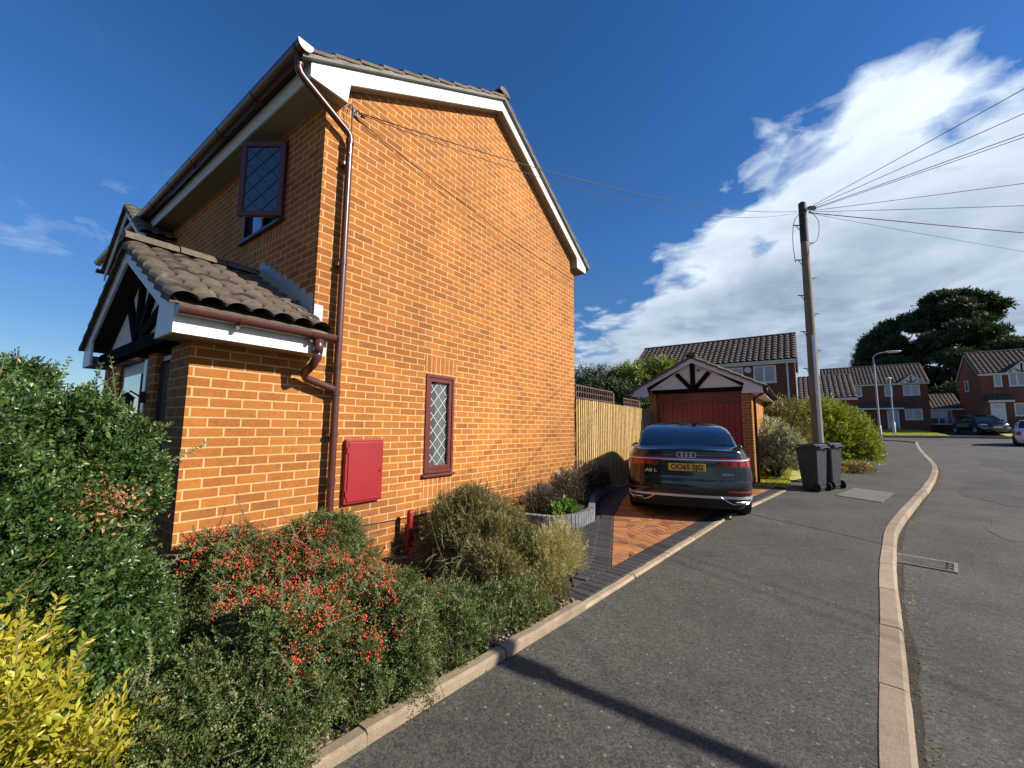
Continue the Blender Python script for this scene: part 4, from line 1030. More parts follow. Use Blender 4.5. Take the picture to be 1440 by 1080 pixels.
# ================================================================== raised planter
pl_line = [Vector(p) for p in cr([(-3.62, 4.86, 0), (-3.1, 4.86, 0), (-2.80, 4.97, 0), (-2.66, 5.22, 0), (-2.66, 5.72, 0), (-2.80, 6.1, 0), (-3.06, 6.7, 0), (-3.27, 7.25, 0), (-3.48, 8.0, 0), (-3.57, 8.8, 0)], 8)]
plant = thing('raised_planter', 'curved raised bed of upright blue-grey blocks against the brick gable', 'planter', (-3.2, 6.0, 0))
mb = MB(); acc = 0; L = [0]
for a, b in zip(pl_line, pl_line[1:]): L.append(L[-1] + (b - a).length)
d = 0
while d < L[-1] - .08:
    i = max(j for j in range(len(L)) if L[j] <= d); i = min(i, len(pl_line) - 2); t = (d - L[i]) / (L[i + 1] - L[i]); p = pl_line[i].lerp(pl_line[i + 1], t); dd = (pl_line[i + 1] - pl_line[i]).normalized(); nn = Vector((dd.y, -dd.x, 0))
    c = p + dd * .034; z1 = .19 + random.uniform(-.004, .004); e = .030
    q = [c - dd * e - nn * .05, c + dd * e - nn * .05, c + dd * e + nn * .05, c - dd * e + nn * .05]
    mb.prism([(v.x, v.y, -.05) for v in q], (0, 0, z1 + .05)); d += .069
mb.build('edging_blocks', BR_GREY, plant, bevel=.006)
mb = MB(); q = [(p.x - .0, p.y) for p in pl_line]; rows = []
for p in pl_line: rows.append([(W + .005, max(4.9, min(9.0, p.y)), .14), (p.x, p.y, .14)])
mb.grid(rows); mb.build('soil', SOIL, plant)
mb = MB()
for a, b in zip(pl_line, pl_line[1:]):
    dd = (b - a).normalized(); nn = Vector((dd.y, -dd.x, 0)); mb.prism([tuple(a - nn * .03)[:2] + (-.05,), tuple(b - nn * .03)[:2] + (-.05,), tuple(b + nn * .035)[:2] + (-.05,), tuple(a + nn * .035)[:2] + (-.05,)], (0, 0, .22))
mb.build('mortar_joints', LEADC, plant)

# ================================================================== cars
def paint(name, c, metal=.35):
    m, g = newmat(name); v = g.n('ShaderNodeTexCoord').outputs['Object']
    fl = g.noise(v, 900, 2)
    cc = g.vm('SCALE', c); g.t.links.new(g.map(fl, .3, .7, .7, 1.5), cc.inputs[3])
    d = g.noise(v, 3, 5, .6)
    finish(g, P(g, color=cc.outputs[0], metal=metal, rough=g.map(d, .3, .7, .12, .2), coat=1.0, crough=g.map(d, .35, .7, .03, .10), spec=.4)); return m
NAVY = paint('midnight_paint', (.004, .006, .008), .15); BLACKP = paint('black_paint', (.012, .013, .016)); WHITEC = paint('white_paint', (.70, .71, .74), 0)
CHROME = simple('chrome', (.72, .74, .76), .12, metal=1.0, var=.03)
REDL = simple('red_lamp_lens', (.36, .008, .014), .12, var=.1, coat=1)
REDD = simple('dark_red_lens', (.10, .004, .008), .12, var=.1, coat=1)
PLATEY = simple('yellow_plate', (.62, .40, .04), .45, var=.05); PLATEW = simple('white_plate', (.7, .7, .68), .4)
INK = simple('black_print', (.008, .008, .009), .5); LAMPW = simple('headlamp_glass', (.75, .78, .82), .1, coat=1); ALLOY = simple('alloy_wheel', (.45, .46, .47), .3, metal=.8)
def interp(tab, x):
    if x <= tab[0][0]: return tab[0][1]
    for (a, b), (c, d) in zip(tab, tab[1:]):
        if x <= c: 
            t = (x - a) / (c - a); t = t * t * (3 - 2 * t) * .35 + t * .65
            return b + (d - b) * t
    return tab[-1][1]
def make_car(root, body, p):
    """car built along +y (front), rear bumper at y=0"""
    Lc, Wc = p['L'], p['W']
    # half plan outline rear->front (x fraction, y)
    ol_ = [(0, 0), (.25, .004), (.5, .018), (.68, .04), (.80, .075), (.89, .13), (.95, .22), (.985, .36), (1, .60), (1, 1.1), (1, 2.0), (1, Lc * .6), (1, Lc - 1.1), (.985, Lc - .7), (.94, Lc - .42), (.85, Lc - .22), (.68, Lc - .09), (.4, Lc - .02), (0, Lc)]
    cum = [0]
    for a, b in zip(ol_, ol_[1:]): cum.append(cum[-1] + math.hypot((b[0] - a[0]) * Wc / 2, b[1] - a[1]))
    def pl(s):      # s = arc length from rear centre
        sg = 1 if s >= 0 else -1; s = abs(s)
        for i in range(len(cum) - 1):
            if s <= cum[i + 1] + 1e-9:
                t = (s - cum[i]) / (cum[i + 1] - cum[i]); return sg * (ol_[i][0] + (ol_[i + 1][0] - ol_[i][0]) * t), ol_[i][1] + (ol_[i + 1][1] - ol_[i][1]) * t
        return 0, Lc
    wid = p['wid']; rear = p['rear']; front = p['front']; ztop = p['ztop']; zref = p['zref']
    def B(s, z, off=0.0):
        xf, y = pl(s); w = interp(wid, z) * Wc / 2
        k = max(0, 1 - y / 1.0); kf = max(0, 1 - (Lc - y) / .9)
        yy = y + interp(rear, z) * k ** .6 - interp(front, z) * kf ** .6
        zz = z
        if z > .45: zz = .45 + (z - .45) * (interp(ztop, yy) - .45) / (zref - .45)
        pnt = Vector((xf * w, yy, zz))
        if off:
            e = .01; a = B(s + e, z) - B(s - e, z); b = B(s, z + e) - B(s, z - e)
            n = a.cross(b)
            if n.length > 1e-9:
                n.normalize(); c = Vector((0, Lc / 2, z))
                if n.dot(pnt - c) < 0: n = -n
                pnt = pnt + n * off
        return pnt
    zs = [.2, .24, .30, .38, .46, .52, .58, .62, .66, .72, .78, .84, .90, .95, .99, 1.02, 1.04]
    zs = [z * zref / 1.04 if z > .5 else z for z in zs]
    ss = []
    for i in range(len(cum) - 1):
        m = 3 if cum[i + 1] - cum[i] > .3 else 2
        for k in range(m): ss.append(cum[i] + (cum[i + 1] - cum[i]) * k / m)
    ss.append(cum[-1]); full = [-s for s in ss[:0:-1]] + ss[:-1]
    mb = MB(); rows = [[B(s, z) for s in full] for z in zs]; mb.grid(rows, closed=True)
    # top cap
    top = rows[-1]; nfull = len(full); cap = []
    for s in ss:
        a = B(s, zs[-1]); r = []
        for k in range(9):
            f = -1 + 2 * k / 8; r.append(Vector((a.x * f, a.y + .012 * (1 - f * f), a.z + p.get('crown', .03) * (1 - f * f) * min(1, abs(a.x) * 2))))
        cap.append(r)
    mb.grid(cap)
    bo = mb.build('body', body, root, smooth=True, flat_angle=50)
    def patch(name, mat, s0, s1, z0, z1, off, par=root, ns=14, nz=3, edge=True):
        mb = MB(); rows = [[B(s0 + (s1 - s0) * i / ns, z0 + (z1 - z0) * j / nz, off) for i in range(ns + 1)] for j in range(nz + 1)]
        mb.grid(rows)
        if edge:
            rim = rows[0] + [r[-1] for r in rows[1:]] + rows[-1][-2::-1] + [r[0] for r in rows[-2:0:-1]]
            sr = [(s0 + (s1 - s0) * i / ns, z0) for i in range(ns + 1)] + [(s1, z0 + (z1 - z0) * j / nz) for j in range(1, nz + 1)] + [(s1 - (s1 - s0) * i / ns, z1) for i in range(1, ns + 1)] + [(s0, z1 - (z1 - z0) * j / nz) for j in range(1, nz)]
            inn = [B(a, b, -.004) for a, b in sr]
            mb.grid([rim, inn], closed=True)
        return mb.build(name, mat, par, smooth=True, flat_angle=45)
    # greenhouse
    gh = p['gh']; (yr0, yf0, w0, z0r, z0f), (yr1, yf1, w1, z1) = gh
    sh = [(0, 0), (.35, .006), (.62, .022), (.82, .05), (.92, .09), (.98, .16), (1, .32)]
    def ring_(t, u):      # u in [0,1] half ring rear->front
        te = max(0, t) ** p.get('tb', .92) + min(0, t)
        yr = yr0 + (yr1 - yr0) * (t - .10 * math.sin(math.pi * t) * p.get('curve', 1)); yf = yf0 + (yf1 - yf0) * t; w = w0 + (w1 - w0) * te - .0
        w += .03 * math.sin(math.pi * t)
        n = len(sh)
        pts = [(a * w, yr + b * (1 - .3 * t)) for a, b in sh] + [(w, yr + (yf - yr) * .45), (w, yr + (yf - yr) * .65)] + [(a * w, yf - b * (1 - .3 * t)) for a, b in sh[::-1]]
        k = u * (len(pts) - 1); i = min(int(k), len(pts) - 2); f = k - i
        x = pts[i][0] + (pts[i + 1][0] - pts[i][0]) * f; y = pts[i][1] + (pts[i + 1][1] - pts[i][1]) * f
        zb = z0r + (z0f - z0r) * min(1, max(0, (y - yr) / (yf - yr)))
        z = zb + (z1 - zb) * math.sin(t * math.pi / 2 * .9) / math.sin(math.pi / 2 * .9)
        return x, y, z
    def G(u, t, off=0):
        sg = 1 if u >= 0 else -1; x, y, z = ring_(t, abs(u)); v = Vector((x * sg, y, z))
        if off:
            c = Vector((0, (yr0 + yf0) / 2, z0r - .3)); e = .01
            a = G(u + e, t) - G(u - e, t); b = G(u, min(1, t + e)) - G(u, t - e); n = a.cross(b)
            if n.length > 1e-9:
                n.normalize(); n = n if n.dot(v - c) > 0 else -n; v = v + n * off
        return v
    us = [i / 34 for i in range(35)]; fu = [-u for u in us[:0:-1]] + us[:-1]
    mb = MB(); rows = [[G(u, t) for u in fu] for t in [-.08, 0, .15, .3, .45, .6, .75, .88, .96, 1.0]]; mb.grid(rows, closed=True)
    cap = []
    for u in us:
        a = G(u, 1.0); cap.append([Vector((a.x * f, a.y, a.z + p.get('rcrown', .035) * (1 - f * f))) for f in [-1 + k / 5 for k in range(11)]])
    mb.grid(cap)
    mb.build('roof', body, root, smooth=True, flat_angle=50)
    def gpatch(name, u0, u1, t0, t1, off=.004, mat=CARGL, nu=16, nt_=6):
        mb = MB(); mb.grid([[G(u0 + (u1 - u0) * i / nu, t0 + (t1 - t0) * j / nt_, off) for i in range(nu + 1)] for j in range(nt_ + 1)]); return mb.build(name, mat, root, smooth=True)
    gpatch('rear_window', -.258, .258, .05, .93, nu=24)
    for sg in (1, -1):
        gpatch('side_window', sg * .33, sg * .475, .10, .90); gpatch('side_window', sg * .49, sg * .66, .10, .90)
    gpatch('windscreen', .80, 1.20 if False else .999, .06, .94); gpatch('windscreen_half', -.999, -.80, .06, .94)
    # wheels
    for y in (p['rw'], p['fw']):
        for sg in (1, -1):
            xw = sg * (Wc / 2 - .105); r = p['wr']
            mb = MB(); mb.lathe([(r * .66, -.11), (r * .94, -.115), (r, -.09), (r, .09), (r * .94, .115), (r * .66, .11)], (xw, y, r), (1, 0, 0), 28); wh = mb.build('wheel', RUBBER, root, smooth=True, flat_angle=40)
            mb = MB(); mb.lathe([(0, .085), (r * .2, .09), (r * .62, .07), (r * .66, .10)] if sg > 0 else [(0, -.085), (r * .2, -.09), (r * .62, -.07), (r * .66, -.10)], (xw, y, r), (1, 0, 0), 20)
            for k in range(5):
                a = 2 * math.pi * k / 5; mb.bar((xw + sg * .085, y, r), (xw + sg * .095, y + math.cos(a) * r * .64, r + math.sin(a) * r * .64), .05, .03, up=(1, 0, 0))
            mb.build('rim', ALLOY, wh)
            mb = MB(); mb.lathe([(0, sg * .0), (r + .05, 0), (r + .05, .004)], (sg * (Wc / 2 + .0015), y, r + .01), (sg, 0, 0), 28); 
            v0 = [v for v in mb.v]; mb2 = MB(); nseg = 22; rr = r + .055
            arc = [(y + rr * math.cos(R(-12) + R(204) * k / nseg), r + .0 + rr * math.sin(R(-12) + R(204) * k / nseg)) for k in range(nseg + 1)]
            ar = []; ai = []
            for (yy, zz) in arc:
                ar.append((sg * (interp(wid, min(zref, max(.2, zz))) * Wc / 2 + .004), yy, zz)); ai.append((sg * (Wc / 2 - .2), yy, zz))
            mb2.add(ar, [tuple(range(len(ar)))]); mb2.build('wheel_arch', BLACK, root)
    mb = MB(); mb.box((-Wc / 2 + .06, .45, .16), (Wc / 2 - .06, Lc - .4, .3)); mb.build('underbody', BLACK, root)
    for sg in (1, -1):
        mb = MB(); y = p['my']; z = p['mz']; xm = sg * (Wc / 2 + .10)
        mb.lathe([(0, -.07), (.06, -.065), (.085, -.03), (.085, .02), (.05, .06), (0, .075)], (xm, y, z), (0, 1, .0), 14)
        mb.v = [(v[0] if True else 0, v[1], z + (v[2] - z) * .8) for v in mb.v]
        mb.v = [(xm + (v[0] - xm) * 1.25, v[1], v[2]) for v in mb.v]
        mb.bar((sg * (Wc / 2 - .08), y + .05, z - .05), (xm, y + .02, z - .03), .05, .03); mb.build('wing_mirror', body, root, smooth=True, flat_angle=50)
    return B, patch, G, cum
rearB = Matrix(((1, 0, 0), (0, 0, -1), (0, 1, 0)))   # text: x right, y up, facing -y
saloon_p = dict(L=4.95, W=1.86, zref=1.06, wid=[(.2, .86), (.28, .93), (.38, .975), (.5, .99), (.62, 1.0), (.75, .995), (.9, .97), (.97, .945), (1.02, .915), (1.06, .88)],
    rear=[(.2, .10), (.3, .035), (.38, 0), (.46, .0), (.6, .010), (.63, .022), (.70, .028), (.84, .036), (.92, .034), (1.0, .055), (1.045, .045), (1.06, .06)],
    front=[(.2, .1), (.4, 0), (.6, .03), (.8, .12), (1.06, .3)], ztop=[(0, 1.055), (.12, 1.058), (.62, 1.105), (.9, 1.06), (1.3, .985), (3.4, .955), (4.0, .92), (4.7, .82), (4.95, .74)],
    gh=((.60, 3.75, .80, 1.095, .95), (1.62, 2.75, .60, 1.475)), rw=1.05, fw=4.0, wr=.335, my=3.1, mz=1.0, crown=.025)
SAL = thing('parked_saloon', 'dark saloon car with yellow rear plate reading OO65 SJG parked on the block paved drive', 'car', (-1.47, 6.62, .004), local=True, rot=R(13))
B, patch, G, cum = make_car(SAL, NAVY, saloon_p)
SATIN = simple('satin_trim', (.62, .63, .66), .32, metal=.45, var=.04)
DKL = simple('shut_line', (.002, .002, .003), .7)
for s in (1, -1):
    tl = patch('tail_lamp', REDD, s * .42, s * 1.16, .815, .908, .006)
    for k in range(5):
        a = .50 + k * .12; patch('lamp_segment', REDL, s * a, s * (a + .095), .832, .898, .010, par=tl, ns=4, nz=1)
    patch('rear_reflector', REDL, s * .56, s * .98, .455, .475, .004)
    patch('bumper_vent', BLACK, s * .48, s * .97, .29, .355, .008)
    mb = MB(); q = [(.46, .385), (.60, .31), (.66, .29), (.90, .29), (.955, .31), (1.01, .365)]
    mb.tube([B(s * a, z, .012) for a, z in q], .009, 6); mb.tube([B(s * (.68 + .24 * k / 6), .325, .014) for k in range(7)], .010, 6); mb.build('exhaust_trim', SATIN, SAL)
    patch('panel_gap', DKL, s * .752, s * .758, .63, 1.03, .0015, ns=1, nz=8, edge=False)
patch('light_bar', REDL, -1.12, 1.12, .930, .944, .008, ns=30, nz=1)
patch('chrome_strip', SATIN, -1.10, 1.10, .912, .926, .010, ns=30, nz=1)
patch('bumper_trim', SATIN, -1.06, 1.06, .366, .396, .012, ns=30, nz=1)
patch('diffuser', RUBBER, -1.2, 1.2, .2, .362, .003, ns=30)
patch('bumper_gap', DKL, -1.15, 1.15, .605, .612, .0025, ns=30, nz=1, edge=False)
patch('boot_crease', NAVY, -.95, .95, 1.035, 1.055, .012, ns=30, nz=2)
pm = (B(0, .80, 0) + Vector((0, -.008, 0)))
mb = MB(); mb.box((-.26, pm.y - .012, .745), (.26, pm.y + .03, .857)); npl = mb.build('number_plate', PLATEY, SAL, bevel=.004)
text(npl, 'OO65 SJG', .106, (0, pm.y - .0135, .800), rearB, INK, xs=.98, bold=.0022)
# four interlocked rings
mb = MB()
for k in range(4):
    cx0 = -.099 + k * .066; c0 = B(cx0, .985, .012); mb.tube([(c0.x + .042 * math.cos(2 * math.pi * i / 20), c0.y - .002 * (k % 2), .985 + .042 * math.sin(2 * math.pi * i / 20) * .98) for i in range(21)], .0065, 6, cap=False)
mb.build('emblem', SATIN, SAL, smooth=True)
text(SAL, 'A8 L', .072, (-.52, B(-.52, .73, .004).y - .004, .735), rearB, SATIN, name='badge', ext=.002, xs=1.25, bold=.0015)
text(SAL, 'quattro', .036, (.56, B(.56, .72, .004).y - .004, .715), rearB, SATIN, name='badge', ext=.002, xs=1.4, bold=.0008)
mb = MB(); mb.prism([(-.01, 1.9, 1.46), (.01, 1.9, 1.46), (.01, 2.08, 1.47), (-.01, 2.08, 1.47)], (0, 0, .02)); mb.prism([(0 - .008, 1.86, 1.463), (-.008, 2.05, 1.47), (-.008, 1.9, 1.515)], (.016, 0, 0)); mb.build('roof_aerial', BLACKP, SAL)

suv_p = dict(L=4.5, W=1.86, zref=1.08, wid=[(.2, .9), (.35, .97), (.6, 1), (.8, .99), (.95, .96), (1.08, .9)], rear=[(.2, .08), (.4, 0), (.6, .03), (.9, .06), (1.08, .1)],
    front=[(.2, .08), (.4, 0), (.7, .02), (.9, .08), (1.08, .22)], ztop=[(0, 1.08), (3.0, 1.06), (3.6, 1.03), (4.3, .95), (4.5, .88)],
    gh=((.05, 3.55, .84, 1.06, 1.04), (.55, 2.55, .64, 1.60)), rw=.85, fw=3.65, wr=.36, my=3.0, mz=1.12, curve=.2)
SUV = thing('black_suv', 'black family car standing nose out on the drive between the two far houses', 'car', (11.6, 52.6, gz(52.6) + .01), local=True, rot=R(180 + 11))
B, patch, G, cum = make_car(SUV, BLACKP, suv_p); tot = cum[-1]
for s in (1, -1):
    patch('headlamp', LAMPW, s * (tot - .50), s * (tot - .95), .80, .90, .01); patch('fog_lamp', LAMPW, s * (tot - .62), s * (tot - .8), .45, .50, .01)
patch('grille', BLACK, tot - .45, tot, .62, .86, .01); patch('grille', BLACK, -(tot - .45), -tot, .62, .86, .01)
mb = MB(); mb.box((-.26, 4.5, .50), (.26, 4.53, .61)); mb.build('number_plate', PLATEW, SUV)
hatch_p = dict(L=3.9, W=1.74, zref=1.0, wid=[(.2, .9), (.35, .97), (.6, 1), (.8, .985), (.95, .94), (1.0, .9)], rear=[(.2, .08), (.4, 0), (.6, .03), (.8, .06), (1.0, .12)],
    front=[(.2, .08), (.4, 0), (.7, .03), (1.0, .22)], ztop=[(0, 1.0), (2.6, .98), (3.2, .93), (3.9, .78)],
    gh=((.08, 3.1, .78, .98, .95), (.50, 2.1, .58, 1.46)), rw=.75, fw=3.2, wr=.31, my=2.5, mz=1.02, curve=.3)
HAT = thing('white_hatchback', 'white hatchback cut off by the right edge, parked on the far side of the road', 'car', (10.5, 34.9, gz(35) - .09), local=True, rot=R(-14))
B, patch, G, cum = make_car(HAT, WHITEC, hatch_p)
for s in (1, -1): patch('tail_lamp', REDL, s * .62, s * 1.05, .62, .84, .01)
patch('rear_bumper_insert', BLACK, -.6, .6, .24, .34, .006)
mb = MB(); mb.box((-.26, -.015, .50), (.26, .0, .61)); mb.build('number_plate', PLATEY, HAT)

# ================================================================== houses beyond
def far_house(name, label, x0, x1, yf, depth, zb, ze, zr, wins, doors=(), canopy=None, gablet=None, group=None, sidewins=(), tilem=TILEF, pitch=.3, gut=True, overhang=.28):
    r = thing(name, label, 'house', ((x0 + x1) / 2, yf, zb), group)
    yb = yf + depth; my = (yf + yb) / 2; sl = (zr - ze) / (depth / 2 + overhang); zw = ze + sl * overhang - .12
    mb = MB(); mb.prism([(x0, yf, zb - .8), (x0, yb, zb - .8), (x0, yb, zw), (x0, my, zr - .14), (x0, yf, zw)], (x1 - x0, 0, 0)); mb.build('walls', BR_FAR, r)
    L = math.hypot(depth / 2 + overhang, zr - ze)
    for s in (1, -1):
        y0 = yf - overhang if s == 1 else yb + overhang
        rf = tile_roof('roof', r, tilem, (x0 - .12, y0, ze), (1, 0, 0), Vector((0, s * (depth / 2 + overhang), zr - ze)).normalized(), x1 - x0 + .24, L, pitch=pitch, amp=.065, course=.33, step=.04, res=4, skirt=.08)
    ridge('ridge_tiles', rf, tilem, (x0 - .12, my, zr + .03), (x1 + .12, my, zr + .03), r=.13)
    mb = MB(); mb.box((x0 - .1, yf - overhang + .03, ze - .16), (x1 + .1, yf - overhang + .06, ze + .0)); mb.box((x0 - .1, yf - overhang + .06, ze - .16), (x1 + .1, yf, ze - .14)); mb.build('fascia', WHITEP, r)
    mb = MB()
    for xx in (x0 - .1, x1 + .075):
        mb.prism([(xx, yf - overhang + .03, ze - .16), (xx, yf - overhang + .03, ze), (xx, my, zr - .03), (xx, my, zr - .2), (xx, yf, zw - .07)], (.025, 0, 0)); mb.prism([(xx, yb + overhang - .03, ze - .16), (xx, yb + overhang - .03, ze), (xx, my, zr - .03), (xx, my, zr - .2), (xx, yb, zw - .07)], (.025, 0, 0))
    mb.build('barge_board', WHITEP, r)
    if gut: gutter('gutter', r, (x0 - .1, yf - overhang - .03, ze - .02), (x1 + .1, yf - overhang - .03, ze - .02), r=.06, mat=WHITEP)
    for (a, b, c, d, m) in wins: window(r, 'y', yf, a, b, c, d, WHITEP, GLASSF, mull=m, fw=.075, d=.05, dep=.06)
    for (a, b, c, d) in sidewins: window(r, '-x', x0, a, b, c, d, WHITEP, GLASSF, fw=.07, d=.05, dep=.06)
    for (a, b, c, d, gl) in doors:
        mb = MB(); mb.box((a, yf - .03, c), (b, yf + .02, d)); dd = mb.build('door', WHITEP, r, bevel=.01)
        mb = MB()
        if gl == 'glass': mb.box((a + .1, yf - .036, c + .15), (b - .1, yf - .03, d - .1)); mb.build('pane', GLASSF, dd)
        else:
            w_ = b - a
            mb.tube([(a + w_ * (.28 + .44 * k / 8), yf - .034, d - .42 + .14 * math.sin(math.pi * k / 8)) for k in range(9)], .018, 5); mb.build('fanlight', BLACK, dd)
            mb = MB(); mb.box((a + .18, yf - .038, c + .2), (b - .18, yf - .03, c + .8)); mb.box((a + .18, yf - .038, c + .98), (b - .18, yf - .03, c + 1.4)); mb.build('door_panel', WHITEP, dd, bevel=.006)
            mb = MB(); mb.box((a + .35, yf - .045, c + 1.0), (b - .35, yf - .032, c + 1.04)); mb.build('letter_slot', STEEL, dd)
    if canopy:
        a, b, c, d, out = canopy
        tile_roof('canopy_roof', r, tilem, (a, yf - out, c), (1, 0, 0), Vector((0, out, d - c)).normalized(), b - a, math.hypot(out, d - c), pitch=pitch, amp=.05, course=.33, step=.03, res=4, skirt=.06)
        mb = MB(); mb.box((a, yf - out + .02, c - .16), (b, yf - out + .05, c - .01)); mb.box((a, yf - out + .05, c - .16), (b, yf, c - .13)); mb.build('canopy_fascia', WHITEP, r)
    if gablet:
        a, b, c, d = gablet; mx = (a + b) / 2; yo = yf - overhang - .1
        for s in (1, -1):
            xo = a if s == 1 else b
            tile_roof('gablet_roof', r, tilem, (xo, yo, c), (0, 1, 0), Vector((s * (mx - a), 0, d - c)).normalized(), 1.6, math.hypot(mx - a, d - c), pitch=pitch, amp=.04, course=.33, step=.02, res=4, skirt=.05)
        mb = MB()
        for s in (1, -1):
            xo = a if s == 1 else b; mb.prism([(xo, yo, c - .16), (xo, yo, c - .02), (mx, yo, d - .02), (mx, yo, d - .17)], (0, .03, 0))
        mb.build('gablet_board', WHITEP, r)
        mb = MB(); mb.prism([(a + .2, yo + .06, c - .1), (b - .2, yo + .06, c - .1), (mx, yo + .06, d - .12)], (0, .03, 0)); mb.build('gablet_panel', RENDER, r)
        mb = MB(); mb.box((a + .15, yo + .04, c - .14), (b - .15, yo + .08, c - .05)); mb.bar((mx, yo + .045, c - .05), (mx, yo + .045, d - .15), .09, .03, up=(0, 1, 0))
        for s in (1, -1): mb.bar((mx + s * .05, yo + .043, c - .05), (mx + s * .35, yo + .043, c + .2), .08, .03, up=(0, 1, 0))
        mb.build('gablet_timber', BLACKT, r)
    return r
h1 = far_house('brick_house', 'red brick house with a brown tiled roof rising behind the garage', -8.0, -.15, 23.58, 5.2, .2, 4.78, 6.55,
    [(-1.88, -.92, 3.72, 4.58, (-1.42,)), (-3.1, -2.32, 3.72, 4.58, ()), (-5.6, -4.5, 3.72, 4.58, (-5.05,)), (-5.8, -4.3, 1.1, 2.2, (-5.05,)), (-2.2, -1.0, 1.1, 2.2, (-1.6,))], group='brick houses around the close', pitch=.27)
mb = MB(); mb.tube([(-.46, 23.27, 4.7), (-.46, 23.4, 4.55), (-.46, 23.54, 4.45), (-.46, 23.54, .2)], .04, 8); mb.build('downpipe', WHITEP, h1)
mb = MB(); mb.lathe([(0, .0), (.10, .012), (.16, .045), (.16, .05), (.10, .018), (0, .006)], (-2.12, 23.44, 4.38), (.35, -1, .25), 20); mb.tube([(-2.12, 23.58, 4.32), (-2.12, 23.45, 4.34)], .02, 6); mb.tube([(-2.12, 23.45, 4.38), (-2.08, 23.30, 4.42)], .012, 5); mb.build('satellite_dish', PINKW, h1)
def low_garage(name, label, x0, x1, yf, depth, zb, ze, zr, wins=(), group=None):
    r = thing(name, label, 'garage', ((x0 + x1) / 2, yf, zb), group); yb = yf + depth; my = (yf + yb) / 2
    mb = MB(); mb.prism([(x0, yf, zb - .5), (x0, yb, zb - .5), (x0, yb, ze), (x0, my, zr - .12), (x0, yf, ze)], (x1 - x0, 0, 0)); mb.build('walls', BR_FAR, r)
    L = math.hypot(depth / 2 + .25, zr - ze)
    for s in (1, -1):
        y0 = yf - .25 if s == 1 else yb + .25
        tile_roof('roof', r, TILEF, (x0 - .1, y0, ze + .02), (1, 0, 0), Vector((0, s * (depth / 2 + .25), zr - ze)).normalized(), x1 - x0 + .2, L, pitch=.27, amp=.05, course=.33, step=.028, res=4, skirt=.08)
    mb = MB(); mb.box((x0 - .1, yf - .24, ze - .13), (x1 + .1, yf - .21, ze + .01)); mb.box((x0 - .1, yf - .21, ze - .13), (x1 + .1, yf, ze - .11)); mb.build('fascia', WHITEP, r)
    for (a, b, c, d, m) in wins: window(r, 'y', yf, a, b, c, d, WHITEP, GLASSF, mull=m, fw=.07, d=.05, dep=.06)
    return r
low_garage('tiled_garage', 'low building with a boldly ribbed brown roof behind the telegraph pole', -.02, 2.65, 31.6, 5.6, .5, 3.35, 5.05)
far_house('brick_house', 'far brick house with a small timbered gable, behind the left lamp column', 2.1, 10.2, 55.8, 5.6, 1.36, 6.2, 8.4,
    [(8.40, 9.62, 4.95, 6.0, (9.0,)), (7.02, 7.65, 4.92, 5.95, ()), (4.70, 5.25, 4.95, 5.95, ()), (8.38, 9.65, 2.52, 3.6, (9.0,)), (3.2, 4.4, 2.5, 3.6, (3.8,))],
    doors=[(7.06, 7.95, 1.42, 3.5, 'glass')], canopy=(4.6, 8.3, 3.72, 4.35, .7), gablet=(8.05, 9.95, 6.25, 7.05), group='brick houses around the close')
low_garage('link_garage', 'low flat fronted garage between the two far brick houses', 10.22, 12.55, 57.0, 5.0, 1.4, 3.6, 5.2, [(10.35, 11.9, 2.1, 3.45, (10.95, 11.4))])
far_house('brick_house', 'brick house with a white front door at the right end of the close', 12.65, 21.0, 51.75, 5.8, 1.8, 6.35, 8.62,
    [(13.46, 13.92, 5.22, 6.3, ()), (14.30, 15.7, 5.22, 6.3, (14.75, 15.25)), (14.42, 15.9, 2.72, 3.8, (15.2,)), (17.5, 19.2, 2.7, 3.8, (18.3,)), (17.8, 19, 5.2, 6.3, (18.4,))],
    doors=[(13.10, 13.95, 1.84, 3.86, 'fan')], canopy=(12.9, 14.35, 4.05, 4.55, .6), gablet=(14.1, 15.9, 6.4, 7.3), group='brick houses around the close', sidewins=[(54.6, 55.5, 5.1, 6.1)])

# ================================================================== telegraph pole and overhead cables
PB = Vector((.29, 13.42, .05)); PT = Vector((.36, 12.75, 7.30))
PT = Vector((.30, 13.10, 7.55))
POLE = thing('telegraph_pole', 'tall wooden telegraph pole with climbing steps rising behind the bins', 'pole', (.30, 13.3, 0))
pb = Vector((.30, 13.3, -.1)); ptop = Vector((.33, 13.3, 7.66))
mb = MB(); mb.tube([pb, pb.lerp(ptop, .3), pb.lerp(ptop, .7), ptop, ptop + Vector((0, 0, .04))], [.130, .118, .102, .088, .04], 18); mb.build('shaft', POLEW, POLE, smooth=True, flat_angle=50)
mb = MB(); mb.tube([pb.lerp(ptop, .855), ptop + Vector((0, 0, .0))], [.100, .092], 18); mb.build('stained_head', simple('tarred_timber', (.035, .028, .022), .7, var=.3), POLE, smooth=True, flat_angle=50)
cr_ = Vector((math.cos(YAW), math.sin(YAW), 0))
for k in range(9):
    z = 7.02 - k * .50; s = -1 if k % 2 == 0 else 1
    if k == 0: zz = 7.0
    p = Vector((.315, 13.3, z)) + cr_ * s * .10; mb = MB(); mb.bar(p, p + cr_ * s * .17, .03, .02); mb.bar(p + cr_ * s * .10 + Vector((0, 0, -.0)), p + Vector((0, 0, -.14)), .015, .012); mb.build('climbing_step', IRON, POLE)
mb = MB(); q = Vector((.29, 13.3, 0)) - fw0 * .125 - cr_ * .01; mb.box((q.x - .035, q.y - .03, 0), (q.x + .035, q.y + .03, 3.9)); mb.build('cable_guard', STEEL, POLE, bevel=.01)
mb = MB(); tp = ptop + Vector((0, 0, -.22))
